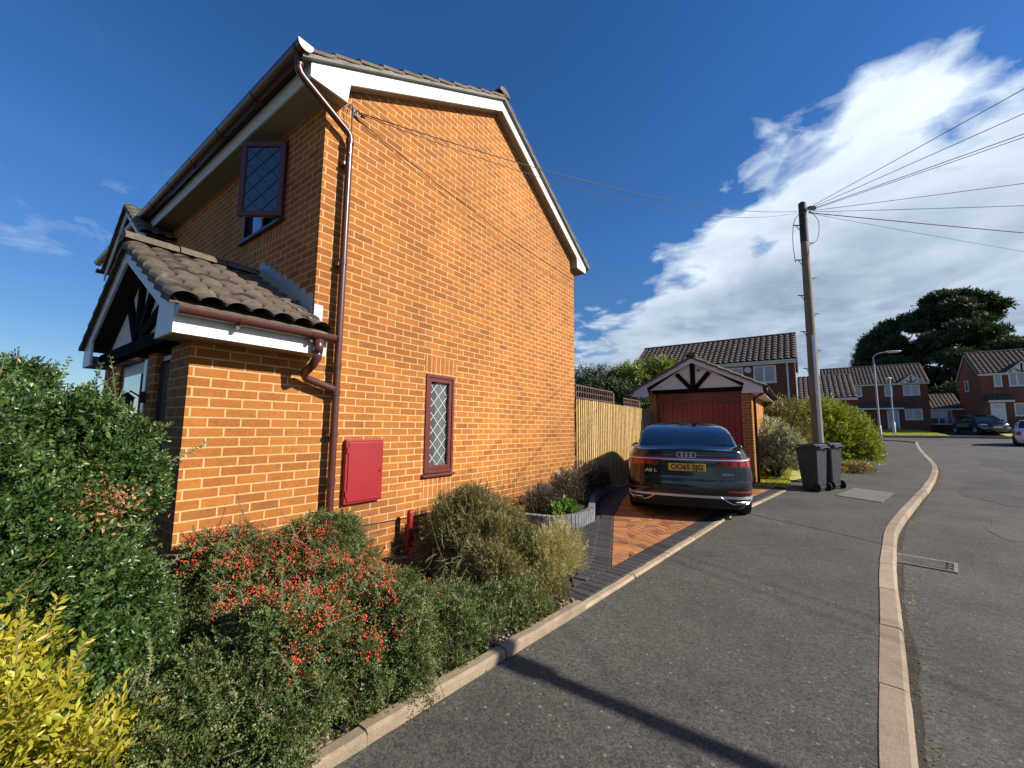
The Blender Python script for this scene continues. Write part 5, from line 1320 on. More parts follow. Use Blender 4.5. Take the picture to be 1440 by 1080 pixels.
mb.bar(tp - fw0 * .1, tp + cr_ * .28 - fw0 * .1, .03, .05); mb.bar(tp + Vector((0, 0, .1)), tp + cr_ * .22 + Vector((0, 0, .1)), .03, .03)
for k in range(5): mb.lathe([(0, 0), (.03, .01), (.022, .04), (.03, .06), (0, .08)], tp + cr_ * (.1 + .045 * k) + Vector((0, 0, .02 * (k % 2))) - fw0 * .1, n=8)
mb.tube(cr([tp, tp - cr_ * .25 + Vector((0, 0, -.3)), tp - cr_ * .33 + Vector((0, 0, -.9)), tp - cr_ * .30 + Vector((0, 0, -1.5))], 5), .008, 5)
mb.tube(cr([tp + cr_ * .2, tp + cr_ * .42 + Vector((0, 0, -.3)), tp + cr_ * .36 + Vector((0, 0, -.8)), tp + cr_ * .13 + Vector((0, 0, -1.0))], 5), .007, 5)
mb.build('terminal_bracket', BLACK, POLE)
def wire(a, b, sag, rad, label, name='overhead_cable'):
    a, b = Vector(a), Vector(b); pts = []
    for i in range(25):
        t = i / 24; p = a.lerp(b, t); p.z -= sag * 4 * t * (1 - t); pts.append(p)
    mb = MB(); mb.tube(pts, rad, 6); o = mb.build(name, CABLE, None, smooth=True); tag(o, label, 'cable', 'cables strung from the telegraph pole'); return o
wire(tp + Vector((-.12, 0, .03)), (W + .05, 2.21, 4.655), .36, .0055, 'overhead cable running from the telegraph pole to the near brick gable')
wire(tp + Vector((-.12, 0, -.02)), (W + .05, 2.22, 4.645), .52, .0038, 'thinner slack cable just below the one running to the near brick gable')
ends = [((10.45, -1.39, 5.03), 'steepest overhead cable, rising most sharply from the pole to the top right corner', .006),
        ((12.74, .44, 5.03), 'second steepest overhead cable fanning from the pole towards the right', .006),
        ((14.92, 2.92, 5.03), 'upper cable of the close pair climbing from the pole to the right', .007),
        ((15.16, 3.24, 5.0), 'lower cable of the close pair climbing from the pole to the right', .006),
        ((18.35, 13.34, 5.01), 'overhead cable rising gently right from the pole, under the close pair', .006),
        ((17.73, 18.11, 5.02), 'almost level overhead cable running right from the pole', .006),
        ((15.9, 22.45, 5.01), 'thick overhead cable sloping slightly down to the right of the pole', .011),
        ((14.46, 24.55, 5.02), 'lowest overhead cable dropping to the right from the pole', .005)]
for k, (e, lab, rad) in enumerate(ends):
    wire(tp + cr_ * (.12 + .02 * (k % 4)) + Vector((0, 0, .06 - .018 * k)), e, .10, rad, lab)
# ================================================================== lamp columns
def lamp_column(x, y, zb, h, label, out, sc=1.0, name='street_lamp'):
    r = thing(name, label, 'street lamp', (x, y, zb), 'lamp columns'); o = Vector(out).normalized(); p = Vector((x, y, zb))
    mb = MB(); mb.tube([p, p + Vector((0, 0, 1.05)), p + Vector((0, 0, 1.1))], [.085, .085, .06], 14); mb.tube([p + Vector((0, 0, 1.05)), p + Vector((0, 0, h - .35))], [.055, .04], 12); mb.build('column', LAMPST, r, smooth=True, flat_angle=50)
    q = p + Vector((0, 0, h - .35)); mb = MB(); mb.tube(cr([q, q + Vector((0, 0, .2)), q + o * .2 + Vector((0, 0, .38)), q + o * .6 + Vector((0, 0, .47))], 5), .03 * sc, 10); mb.build('arm', LAMPST, r, smooth=True)
    a = q + o * .55 + Vector((0, 0, .46)); mb = MB()
    rows = []
    for t, w, hh in ((0, .05, .04), (.15, .085, .06), (.45, .10, .065), (.7, .075, .05), (.78, .03, .02)):
        c = a + o * t + Vector((0, 0, .03 * t)); s = o.cross(Vector((0, 0, 1))); rows.append([c + s * w * math.cos(k * math.pi / 6) + Vector((0, 0, 1)) * hh * math.sin(k * math.pi / 6) for k in range(12)])
    mb.grid(rows, closed=True); mb.add(rows[0], [tuple(range(12))]); mb.add(rows[-1], [tuple(range(12))]); hd_ = mb.build('lantern', LAMPST, r, smooth=True)
    mb = MB(); rows2 = [[v + Vector((0, 0, -.012)) for v in rw[6:] + rw[:1]] for rw in rows[1:4]]; mb.grid(rows2); mb.build('lens', PLATEW, hd_)
    return r
lamp_column(3.68, 32.1, .6, 5.35, 'grey lamp column at the pavement end, its lantern arm reaching right', (1, .25, 0))
r2 = thing('lamp_post', 'thinner grey post on the far lawn, right of the near lamp column', 'post', (6.2, 46.2, gz(46.2)), 'lamp columns')
mb = MB(); p = Vector((6.2, 46.2, gz(46.2))); mb.tube([p, p + Vector((0, 0, 1.1)), p + Vector((0, 0, 1.14))], [.1, .1, .06], 12); mb.tube([p + Vector((0, 0, 1.1)), p + Vector((0, 0, 4.75))], [.055, .045], 10); mb.build('column', LAMPST, r2, smooth=True, flat_angle=50)
mb = MB(); mb.lathe([(0, 0), (.16, .03), (.2, .10), (.12, .17), (0, .2)], p + Vector((-.05, 0, 4.72)), n=12); mb.build('lantern', WHITEP, r2, smooth=True)
# unseen column with a long arm, added only to shadow the pavement near the camera
shadow_caster = thing('street_lamp', 'grey lamp column across the road, its arm shading the pavement near the camera', 'street lamp', (8.0, 4.22, 0))
p = Vector((8.0, 4.22, -.05)); mb = MB(); mb.tube([p, p + Vector((0, 0, 3.75)), p + Vector((-.12, 0, 3.9)), p + Vector((-.35, 0, 3.95)), p + Vector((-3.6, 0, 3.95))], [.07, .06, .055, .05, .05], 12); mb.build('column', LAMPST, shadow_caster, smooth=True)
mb = MB(); mb.box((4.1, 4.15, 3.84), (4.6, 4.29, 3.95)); mb.build('lantern', LAMPST, shadow_caster, bevel=.03)

# ================================================================== wheelie bins
def wheelie(loc, rot, label):
    r = thing('wheelie_bin', label, 'bin', loc, 'dark grey wheelie bins on the pavement', local=True, rot=rot); r.scale = (.80, .80, 1.0)
    # front of the bin faces +x local, hinge and wheels at -x
    def ringb(z, w, d0, d1, ch=.03):
        return [(d1 - ch, -w, z), (d1, -w + ch, z), (d1, w - ch, z), (d1 - ch, w, z), (d0 + ch, w, z), (d0, w - ch, z), (d0, -w + ch, z), (d0 + ch, -w, z)]
    mb = MB(); rows = [ringb(.03, .20, -.22, .19), ringb(.18, .215, -.235, .21), ringb(.30, .225, -.24, .225), ringb(.88, .262, -.27, .285), ringb(.95, .27, -.275, .295), ringb(.955, .285, -.29, .31), ringb(.99, .285, -.29, .31)]
    mb.grid(rows, closed=True); mb.add(rows[0], [tuple(range(8))]); mb.build('body', BINM, r, bevel=.008)
    mb = MB(); mb.prism([(-.285, -.292, 1.0), (.33, -.292, 1.0), (.335, -.292, 1.02), (.2, -.292, 1.055), (-.2, -.292, 1.075), (-.29, -.292, 1.05)], (0, .584, 0)); mb.box((-.30, -.2, 1.0), (-.285, .2, 1.06)); mb.build('lid', BINM, r, bevel=.012)
    mb = MB(); mb.tube([(-.36, -.22, 1.0), (-.36, .22, 1.0)], .014, 10); mb.box((-.37, -.23, .96), (-.28, -.19, 1.02)); mb.box((-.37, .19, .96), (-.28, .23, 1.02)); mb.build('handle', BINM, r)
    for s in (1, -1):
        mb = MB(); mb.lathe([(.0, -.02), (.05, -.024), (.085, -.02), (.1, -.012), (.1, .012), (.085, .02), (.05, .024), (0, .02)], (-.235, s * .255, .1), (0, 1, 0), 20); mb.build('wheel', RUBBER, r, smooth=True, flat_angle=40)
    mb = MB(); mb.tube([(-.235, -.25, .1), (-.235, .25, .1)], .012, 8); mb.build('axle', BLACK, r)
    return r
b1 = wheelie((.13, 11.80, .0), R(150), 'nearer wheelie bin, broad dark front in shade beside the block drive')
b2 = wheelie((.42, 12.36, .02), R(149), 'farther wheelie bin, mostly hidden behind the nearer one')

# ================================================================== gully grate
G_ = thing('gully_grate', 'rusty iron drain grate with slanting bars in the road against the kerb', 'drain', (1.02, 6.55, -.09), local=True, rot=R(-12))
mb = MB(); mb.box((-.26, -.22, 0), (.26, -.19, .012)); mb.box((-.26, .19, 0), (.26, .22, .012)); mb.box((-.26, -.19, 0), (-.23, .19, .012)); mb.box((.23, -.19, 0), (.26, .19, .012)); mb.build('frame', STEEL if False else IRON, G_)
mb = MB(); mb.box((-.23, -.19, -.02), (.23, .19, .0012)); mb.build('pit', BLACK, G_)
mb = MB()
for k in range(9): y0 = -.17 + k * .042; mb.bar((-.22, y0, .007), (.17, y0 + .02, .007), .016, .012)
for k in range(4): mb.bar((.185, -.15 + k * .1, .007), (.225, -.13 + k * .1, .007), .03, .012)
mb.build('bars', IRON, G_)

# ================================================================== near planting
def ellbox(lst): return lst
def clumpify(ells, n, r0, r1, seed, k=.86, zmin=0, core=.90):
    rs = np.random.RandomState(seed); P_, N_ = shell_points(rs, ells, n, k, k + .10, zmin, -.5)
    out = [(c[0], c[1], c[2], a * core, b * core, d * core) for c, a, b, d in [((e[0], e[1], e[2]), e[3], e[4], e[5]) for e in ells]]
    for p in P_:
        r = rs.uniform(r0, r1); out.append((p[0], p[1], p[2], r, r, r * rs.uniform(.8, 1.15)))
    return out
big, Pn, Nn, rs = shrub('evergreen_shrub', 'large dense dark green evergreen shrub in front of the tiled porch', 'shrub', (-3.0, .15, 0),
    clumpify([(-3.05, -.02, .70, .72, .66, .82), (-2.75, .12, .50, .55, .50, .62), (-3.2, .35, 1.0, .45, .38, .52), (-2.75, -.3, .9, .6, .5, .6), (-3.25, .05, 1.30, .45, .45, .36), (-3.1, .42, 1.18, .34, .30, .36), (-2.85, .46, .32, .42, .36, .42), (-2.9, -.1, 1.25, .4, .4, .36)], 80, .08, .17, 1, k=.80),
    21000, .085, 10, .024, .013, LF_DARK, 11, upb=.55, jitter=.6, lo=.70, hi=1.12, stemn=60, srad=.012, inner=.25)
# upright new shoots
def shoots(root, rs, pts, L0, L1, per, leaf, width, mat, bend=.15, updir=(0, 0, 1), name='foliage', rad=.0025, tm=None, jit=.3):
    C, A, N_ = [], [], []; mb = MB()
    for p in pts:
        L = rs.uniform(L0, L1); d = np.array(updir) + rs.normal(size=3) * jit; d /= np.linalg.norm(d); side = np.cross(d, rs.normal(size=3)); side /= np.linalg.norm(side)
        bd = rs.normal(size=3) * bend; prev = []
        for k in range(5): t = k / 4; prev.append(np.array(p) + d * L * t + bd * L * t * t)
        mb.tube(prev, [rad, rad * .9, rad * .8, rad * .6, rad * .3], 4, cap=False)
        for k in range(per):
            t = .1 + .9 * (k + .5) / per; c = np.array(p) + d * L * t + bd * L * t * t
            for s in (1, -1):
                ax = d * .7 + side * s * .8 + rs.normal(size=3) * .2
                C.append(c); A.append(ax); N_.append(np.cross(side, d) + rs.normal(size=3) * .4)
    n = len(C); C = np.array(C); A = np.array(A); N_ = np.array(N_)
    leaf_obj(name, C, A, N_, leaf * rs.uniform(.6, 1.2, n), width * rs.uniform(.7, 1.2, n), mat, root); mb.build('twigs', tm or TWIG, root)
rs = np.random.RandomState(5)
tops = Pn[(Nn[:, 2] > .55) & (Pn[:, 2] > 1.05)]; sel = tops[rs.choice(len(tops), min(90, len(tops)), replace=False)]
shoots(big, rs, sel, .10, .30, 13, .022, .011, LF_DARK)
sd = Pn[(Nn[:, 1] > .5) & (Pn[:, 2] > .4)]; sel = sd[rs.choice(len(sd), 26, replace=False)]
shoots(big, rs, sel, .12, .30, 12, .022, .011, LF_DARK, updir=(.1, .9, .35))
# bronzed patch of withered leaves
c0 = np.array([-2.60, .42, 1.02]); q = c0 + rs.normal(size=(420, 3)) * [.06, .09, .05]; n = len(q)
leaf_obj('foliage', q, rs.normal(size=(n, 3)) + [0.6, 0, .3], rs.normal(size=(n, 3)) + [.4, -.1, .5], .026 * rs.uniform(.6, 1.2, n), .013 * rs.uniform(.7, 1.2, n), LF_BRONZE, big)

cot, Pn, Nn, rs = shrub('berry_shrub', 'broad spreading shrub covered in red berries at the foot of the gable', 'shrub', (-2.6, 1.5, 0),
    clumpify([(-2.85, 1.45, .05, .78, .72, .56), (-2.25, 1.20, .0, .56, .52, .50), (-2.35, 1.75, .0, .58, .50, .42), (-3.2, 1.9, .05, .42, .45, .50), (-2.15, 1.50, .05, .44, .55, .54), (-2.12, .98, .05, .42, .42, .50), (-3.25, 1.25, .12, .42, .36, .62), (-2.95, 1.7, .18, .4, .5, .56), (-2.05, .75, .0, .42, .45, .42), (-3.0, 1.0, .0, .5, .35, .42)], 80, .07, .15, 2, k=.80),
    21000, .13, 16, .0145, .0085, LF_COT, 21, upb=.10, jitter=.6, droop=.25, lo=.72, hi=1.05, stemn=40, srad=.004, twigs=1500, sprd=1.0, inner=.3)
rs = np.random.RandomState(8)
# berries in clusters along the upper part
mb = MB(); cand = Pn[(Nn[:, 2] > .05) & (Pn[:, 2] > .24) & (Pn[:, 1] > .95)]; dirs = {}
ico = [(0, 0, 1), (.894, 0, .447), (.276, .851, .447), (-.724, .526, .447), (-.724, -.526, .447), (.276, -.851, .447), (.724, .526, -.447), (-.276, .851, -.447), (-.894, 0, -.447), (-.276, -.851, -.447), (.724, -.526, -.447), (0, 0, -1)]
icf = [(0, 1, 2), (0, 2, 3), (0, 3, 4), (0, 4, 5), (0, 5, 1), (1, 6, 2), (2, 7, 3), (3, 8, 4), (4, 9, 5), (5, 10, 1), (6, 7, 2), (7, 8, 3), (8, 9, 4), (9, 10, 5), (10, 6, 1), (11, 7, 6), (11, 8, 7), (11, 9, 8), (11, 10, 9), (11, 6, 10)]
for p in cand[rs.choice(len(cand), min(len(cand), 2100), replace=False)]:
    if math.sin(p[0] * 5 + 1) + math.sin(p[1] * 6.0) + math.sin(p[1] * 13 + p[0] * 9) * .8 < -.95: continue
    dd = rs.normal(size=3) * [1, 1, .4]; dd /= np.linalg.norm(dd); L = rs.uniform(.02, .09)
    for k in range(rs.randint(3, 15)):
        c = p + dd * L * rs.uniform(-1, 1) + rs.normal(size=3) * .009 + [0, 0, .012]; r_ = rs.uniform(.0035, .0052)
        mb.add([tuple(c + np.array(v) * r_) for v in ico], icf, rs.rand())
mb.build('berries', BERRY, cot, smooth=True, fixn=False)
tops = Pn[(Nn[:, 2] > .3) & (Pn[:, 2] > .3)]; sel = tops[rs.choice(len(tops), 110, replace=False)]
for p_ in (0,):
    dirs_ = None
shoots(cot, rs, sel, .12, .32, 20, .013, .007, LF_COT, bend=.25, updir=(.1, .0, .45), jit=.7)
low = Pn[(Nn[:, 0] > .2)]; sel = low[rs.choice(len(low), 90, replace=False)]
shoots(cot, rs, sel, .10, .26, 16, .013, .0075, LF_COT, bend=.3, updir=(.6, .0, .1), jit=.6)

gold, Pn, Nn, rs = shrub('golden_shrub', 'golden yellow leaved shrub in the bottom left corner in front of the dark shrub', 'shrub', (-2.05, .25, 0),
    clumpify([(-2.12, .10, .26, .28, .28, .34), (-2.0, .34, .14, .22, .22, .24), (-2.25, .02, .48, .18, .18, .22)], 16, .07, .14, 5), 900, .13, 10, .034, .013, LF_GOLD, 31, upb=.8, jitter=.5, lo=.5, hi=1.08, stemn=40, srad=.005, twigs=160, inner=.4, twigmat=simple('yellow_twig', (.40, .36, .12), .7, var=.2))
rs = np.random.RandomState(13); tops = Pn[Nn[:, 2] > .2]; sel = tops[rs.choice(len(tops), 34, replace=False)]
shoots(gold, rs, sel, .08, .22, 9, .036, .014, LF_GOLD, bend=.2, jit=.35)
under, Pn, Nn, rs = shrub('low_shrub', 'low small-leaved green shrub under the golden one beside the edging', 'shrub', (-1.95, .55, 0),
    [(-1.98, .62, .0, .30, .30, .26), (-2.1, .2, .0, .3, .35, .24), (-2.45, .55, .0, .35, .3, .3)], 2600, .09, 12, .015, .009, LF_COT, 33, upb=.2, jitter=.6, lo=.7, hi=1.05, stemn=16, srad=.005, twigs=200)

oliv, Pn, Nn, rs = shrub('heath_shrub', 'rounded olive-brown twiggy shrub between the berry shrub and the withered perennials', 'shrub', (-2.6, 2.85, 0),
    clumpify([(-2.50, 2.85, .15, .44, .36, .62), (-2.60, 2.92, .15, .42, .36, .54), (-3.0, 3.45, .15, .42, .36, .56), (-2.45, 3.15, .10, .40, .40, .46), (-2.15, 2.72, .0, .38, .38, .40)], 52, .08, .15, 3),
    11500, .10, 12, .016, .009, LF_OLIVE, 41, upb=.75, jitter=.55, lo=.7, hi=1.08, stemn=50, srad=.006, twigs=1200)
rs = np.random.RandomState(14); tops = Pn[Nn[:, 2] > .4]; sel = tops[rs.choice(len(tops), 120, replace=False)]; shoots(oliv, rs, sel, .06, .16, 12, .013, .008, LF_OLIVE, bend=.2, jit=.45)
low2, Pn, Nn, rs = shrub('trailing_shrub', 'low trailing green shrub spilling to the edging below the olive shrub', 'shrub', (-1.95, 2.1, 0),
    clumpify([(-2.0, 2.0, .0, .42, .45, .33), (-1.85, 2.55, .0, .33, .40, .27), (-1.95, 1.5, 0, .36, .35, .30)], 36, .05, .11, 4, k=.78), 5600, .10, 13, .0135, .008, LF_COT, 43, upb=.2, jitter=.6, droop=.15, lo=.7, hi=1.05, stemn=30, srad=.005, twigs=500)
# blue-green sprays poking through
rs = np.random.RandomState(15); q = np.array([[-2.25, 2.25, .40], [-2.2, 2.3, .36], [-2.3, 2.35, .42], [-2.15, 2.2, .33], [-2.22, 2.4, .4]] * 4) + rs.normal(size=(20, 3)) * .05
shoots(low2, rs, q, .12, .26, 20, .022, .003, LF_DARK, bend=.3, jit=.7, updir=(.4, .1, .3))
dry, Pn, Nn, rs = shrub('withered_perennial', 'withered yellow and brown perennial clump in front of the raised planter', 'plant', (-2.75, 3.75, 0),
    [(-2.95, 3.75, .10, .36, .34, .48), (-2.55, 3.55, .08, .32, .30, .36), (-3.1, 4.15, .1, .3, .3, .45)], 1900, .13, 8, .036, .011, LF_DRY, 51, upb=.2, jitter=.8, droop=.5, lo=.45, hi=1.08, stemn=50, srad=.004, twigs=500, twigmat=simple('straw_stem', (.36, .24, .10), .8, var=.3))
q = np.array([[-3.35, 4.3, .45]] * 7 + [[-3.45, 5.2, .40]] * 9 + [[-3.4, 5.9, .4]] * 7) + rs.normal(size=(23, 3)) * [.05, .12, .03]
shoots(dry, rs, q, .25, .5, 9, .018, .008, LF_DRY, bend=.15, jit=.2, rad=.0025)
pale, Pn, Nn, rs = shrub('straw_shrub', 'straw coloured feathery shrub at the corner of the block paving', 'shrub', (-1.98, 3.55, 0),
    [(-2.0, 3.6, .14, .24, .26, .36), (-2.05, 3.4, .10, .22, .2, .30)], 1700, .11, 10, .021, .006, LF_PALE, 61, upb=.9, jitter=.5, lo=.5, hi=1.1, stemn=30, srad=.004, twigs=300, twigmat=simple('pale_stem', (.42, .36, .18), .8, var=.3))
dk, Pn, Nn, rs = shrub('dark_perennial', 'small dark green upright perennial between the olive and straw coloured shrubs', 'plant', (-2.2, 3.3, 0),
    [(-2.22, 3.32, .12, .17, .17, .30)], 420, .12, 9, .030, .008, LF_DARK, 63, upb=.9, jitter=.4, lo=.4, hi=1.05, stemn=12, srad=.004)
gc, Pn, Nn, rs = shrub('edging_perennial', 'faded ground hugging plant at the end of the edging by the drive', 'plant', (-1.8, 2.95, 0),
    [(-1.85, 3.0, .0, .26, .30, .16), (-1.75, 2.7, 0, .18, .3, .13)], 900, .08, 7, .02, .010, LF_OLIVE, 64, upb=.3, jitter=.6, lo=.5, hi=1.05, stemn=8, srad=.003)
pp_, Pn, Nn, rs = shrub('primrose_clump', 'clump of broad fresh green leaves at the front of the raised planter', 'plant', (-2.92, 5.4, .13),
    [(-2.92, 5.4, .14, .18, .30, .16)], 160, .10, 6, .085, .045, LF_MID, 71, upb=.5, jitter=.5, lo=.3, hi=1.0, stemn=0)
pu, Pn, Nn, rs = shrub('dusky_shrub', 'dusky mixed shrub in the raised planter, in the shadow of the saloon', 'shrub', (-3.2, 6.2, .2),
    [(-3.25, 5.3, .25, .26, .4, .26), (-3.22, 6.1, .28, .28, .5, .40), (-3.35, 6.9, .3, .20, .5, .44), (-3.42, 7.8, .28, .14, .5, .34)], 3200, .12, 9, .026, .012, LF_PURP, 72, upb=.8, jitter=.6, lo=.5, hi=1.08, stemn=50, srad=.005, twigs=500)
rs = np.random.RandomState(19); sel = Pn[rs.choice(len(Pn), 60, replace=False)]; shoots(pu, rs, sel, .12, .3, 8, .024, .010, LF_PALE, bend=.25, jit=.4)

# ================================================================== planting beyond the garage and bins
va, *_ = shrub('variegated_shrub', 'silver-white variegated shrub behind the saloon and left of the bins', 'shrub', (-.75, 14.3, 0),
    [(-.62, 13.3, .70, .48, .5, .78), (-1.1, 14.0, .75, .75, .6, .80), (-.45, 14.3, .55, .55, .6, .72), (-.9, 14.8, .9, .9, .7, .8)], 2600, .22, 8, .075, .034, LF_VAR, 81, upb=.5, jitter=.6, lo=.6, hi=1.1, stemn=30, srad=.02)
ov, *_ = shrub('olive_bush', 'tall dull green bush between the garage corner and the telegraph pole', 'shrub', (-.9, 16.6, .1),
    [(-1.5, 16.6, 1.0, .85, .9, 1.25), (-.5, 16.4, 1.2, .9, .9, 1.2), (-.2, 16.2, .7, .7, .7, .9), (-.75, 17, 1.6, .6, .6, .85)], 3600, .28, 8, .075, .034, LF_OLIVE, 82, upb=.8, jitter=.6, lo=.6, hi=1.12, stemn=40, srad=.02)
hg, *_ = shrub('clipped_bush', 'rounded bright yellow-green bush right of the telegraph pole beside the pavement', 'shrub', (.8, 17.6, .15),
    [(.55, 17.4, 1.05, 1.0, 1.0, 1.45), (1.15, 17.7, .95, .85, .9, 1.2), (.1, 17.0, 1.0, .8, .8, 1.3), (1.35, 17.6, .6, .7, .7, .8)], 5200, .22, 8, .07, .034, LF_HEDGE, 83, upb=.5, jitter=.6, lo=.68, hi=1.06, stemn=40, srad=.02)
lv, *_ = shrub('low_pink_plant', 'low pinkish ground plant at the foot of the clipped bush', 'plant', (1.3, 16.4, .15),
    [(1.25, 16.3, .15, .45, .6, .3), (.6, 15.4, .1, .5, .5, .28)], 700, .12, 7, .05, .02, LF_DRY, 84, upb=.6, jitter=.6, lo=.5, hi=1.1, stemn=6, srad=.01)
def tree(name, label, base, h, clumps, n, leaf, width, mat, seed, trunk=.2, twig_len=.5, per=8, lo=.6, hi=1.12, limbs=26, group=None, upb=.3, jitter=.7):
    rs = np.random.RandomState(seed); root = thing(name, label, 'tree', base, group)
    Pn, Nn = shell_points(rs, clumps, n, lo, hi, base[2] + .3, -.7)
    C, A, N_, L, W_, tw = sprigs(rs, Pn, Nn, twig_len, per, leaf, width, upb, jitter)
    Pi, Ni = shell_points(rs, clumps, n // 3, .15, lo, base[2] + .3, -1.1); c2 = sprigs(rs, Pi, Ni, twig_len, per, leaf, width, upb, jitter)
    leaf_obj('crown', *[np.concatenate([a, b]) for a, b in zip((C, A, N_, L, W_), c2[:5])], mat, root)
    mb = MB(); b = Vector(base); top = b + Vector((0, 0, h * .93)); mb.tube([b - Vector((0, 0, .3)), b.lerp(top, .3), b.lerp(top, .6), top], [trunk, trunk * .8, trunk * .5, trunk * .12], 10)
    for e in [clumps[i] for i in rs.choice(len(clumps), min(limbs, len(clumps)), replace=False)]:
        z0 = b.z + max(.25 * h, (e[2] - b.z) * .75); s0 = Vector((b.x, b.y, min(z0, top.z))); e_ = Vector(e[:3]); mb.tube([s0, s0.lerp(e_, .5) + Vector((0, 0, -.03 * h)), e_], [trunk * .35, trunk * .22, trunk * .08], 6)
    mb.build('trunk', BARK, root, smooth=True); return root
rs = np.random.RandomState(3)
def clumps_round(c, R_, n, r0, r1, flat=.8, rs=rs, zmin=-9):
    out = []
    while len(out) < n:
        d = rs.normal(size=3); d /= np.linalg.norm(d); k = rs.uniform(.3, .92); p = np.array(c) + d * np.array(R_) * k; r = rs.uniform(r0, r1)
        if p[2] > zmin: out.append((p[0], p[1], p[2], r, r, r * flat))
    return out
tree('garden_tree', 'light green broadleaf tree left of the garage roof, catching the sun', (-6.6, 20.5, .2), 5.2, clumps_round((-6.6, 20.5, 3.5), (1.6, 1.5, 1.5), 22, .45, .85), 2600, .15, .07, leafm('sunny_tree_leaf', [(.12, .18, .03), (.20, .25, .05), (.30, .32, .08), (.08, .12, .03)], .5), 91, .13)
tree('dark_conifer', 'dark evergreen beyond the fence, left of the light green tree', (-9.2, 19.5, .2), 4.5, clumps_round((-9.0, 19.5, 2.6), (2.3, 1.5, 1.9), 30, .5, .9), 2800, .12, .05, LF_CON, 92, .15)
tree('dark_conifer', 'second dark evergreen, right behind the trellis next to the gable', (-6.9, 16.4, .1), 3.6, clumps_round((-6.7, 16.4, 2.2), (1.3, .9, 1.2), 20, .4, .7), 2200, .12, .05, LF_CON, 93, .12)
# the great cedar-like conifer and its companions
def conifer_clumps(c, Rx, z0, z1, n, rs, flat=.35, power=.55, zg=None):
    out = []
    for i in range(n):
        t = (i + rs.rand()) / n; z = z0 + (z1 - z0) * t; w = Rx * math.sin(math.pi * min(1, (.18 + .82 * t))) ** power; a = rs.uniform(0, 2 * math.pi); k = rs.uniform(.25, 1.0) ** .6
        r = rs.uniform(.9, 1.9) * (1 - .35 * t); out.append((c[0] + math.cos(a) * w * k, c[1] + math.sin(a) * w * k, z + rs.uniform(-.5, .5), r, r, r * flat * rs.uniform(.8, 1.6)))
    return out
rs = np.random.RandomState(4)
tree('tall_conifer', 'great dark spreading conifer towering over the far houses', (15.4, 73, 1.3), 18.0, conifer_clumps((15.2, 73), 6.9, 4.4, 18.9, 105, rs, .38) + clumps_round((15.0, 73, 14.2), (4.0, 3.0, 4.2), 16, .8, 1.3, rs=rs), 30000, .46, .17, LF_CON, 94, .5, twig_len=.95, per=7, lo=.45, limbs=20)
tree('dark_conifer', 'pointed dark conifer left of the tall conifer, above the far ribbed roof', (9.2, 73, 1.3), 13.5, conifer_clumps((9.2, 73), 3.4, 2.5, 14.0, 70, rs, .8, .8), 11000, .40, .12, LF_CON, 95, .3, twig_len=.8, per=7)
tree('dark_conifer', 'dark conifer right of the tall one, above the white-doored house', (25.0, 73, 1.3), 12, conifer_clumps((25.0, 73), 5.2, 3, 13.4, 70, rs, .7, .6), 5200, .42, .13, LF_CON, 96, .3, twig_len=.8, per=7)
tree('dark_conifer', 'low dark conifer filling the gap between the two far houses', (13.6, 64, 1.3), 6.5, clumps_round((13.8, 64, 4.0), (2.2, 1.5, 2.6), 30, .7, 1.2), 3200, .32, .12, LF_CON, 97, .25, twig_len=.7)
tree('dark_conifer', 'small dark treetop just peeping over the roof ridge behind the garage', (-4.6, 31, .6), 6.5, clumps_round((-4.6, 31, 6.2), (.9, .8, .9), 10, .35, .6), 700, .14, .06, LF_TREE, 98, .15)

# ================================================================== small stuff: leaf litter, grass, stones
rs = np.random.RandomState(40)
n = 1700; t = rs.rand(n); yy = 2.4 + 17 * t ** .8; xx = np.array([xk(y) for y in yy]) + .14 + np.abs(rs.normal(size=n)) * .09; zz = np.array([gz(y) for y in yy]) - .082
m2 = 260; y2 = rs.uniform(1, 16, m2); x2 = np.array([xe(y) + (xk(y) - xe(y)) * r for y, r in zip(y2, rs.rand(m2))]); z2 = np.array([gz(y) for y in y2]) + .004
m3 = 420; y3 = rs.uniform(.2, 3.1, m3); x3 = np.array([xe(y) for y in y3]) - .1 - np.abs(rs.normal(size=m3)) * .12; z3 = np.full(m3, .022)
C = np.concatenate([np.stack([xx, yy, zz], 1), np.stack([x2, y2, z2], 1), np.stack([x3, y3, z3], 1)]); n = len(C)
A = rs.normal(size=(n, 3)) * [1, 1, .12]; N_ = rs.normal(size=(n, 3)) * .3 + [0, 0, 1]
lt = leaf_obj('leaf_litter', C, A, N_, rs.uniform(.008, .03, n), rs.uniform(.005, .014, n), LF_DRY, None)
tag(lt, kind='stuff', label='scattered dry leaves and chippings along the kerb and on the pavement')
n = 26000; y_ = rs.uniform(45.1, 56, n); x_ = rs.uniform(2, 9.1, n); z_ = np.array([gz(y) + .10 + .012 * (y - 45) for y in y_])
gr = leaf_obj('grass', np.stack([x_, y_, z_], 1), rs.normal(size=(n, 3)) * .35 + [0, 0, 1], rs.normal(size=(n, 3)), rs.uniform(.04, .10, n), rs.uniform(.02, .05, n), GRASSM, None); tag(gr, kind='stuff', label='short sunlit grass of the far lawn')
n = 6000; y_ = rs.uniform(11.8, 15.5, n); x_ = rs.uniform(-1.05, -.36, n); z_ = np.array([gz(y) for y in y_]) + .02
gr = leaf_obj('grass', np.stack([x_, y_, z_], 1), rs.normal(size=(n, 3)) * .35 + [0, 0, 1], rs.normal(size=(n, 3)), rs.uniform(.03, .07, n), rs.uniform(.006, .012, n), GRASSM, None); tag(gr, kind='stuff', label='strip of short grass between the drive and the bins')
mb = MB(); rs2 = random.Random(9)
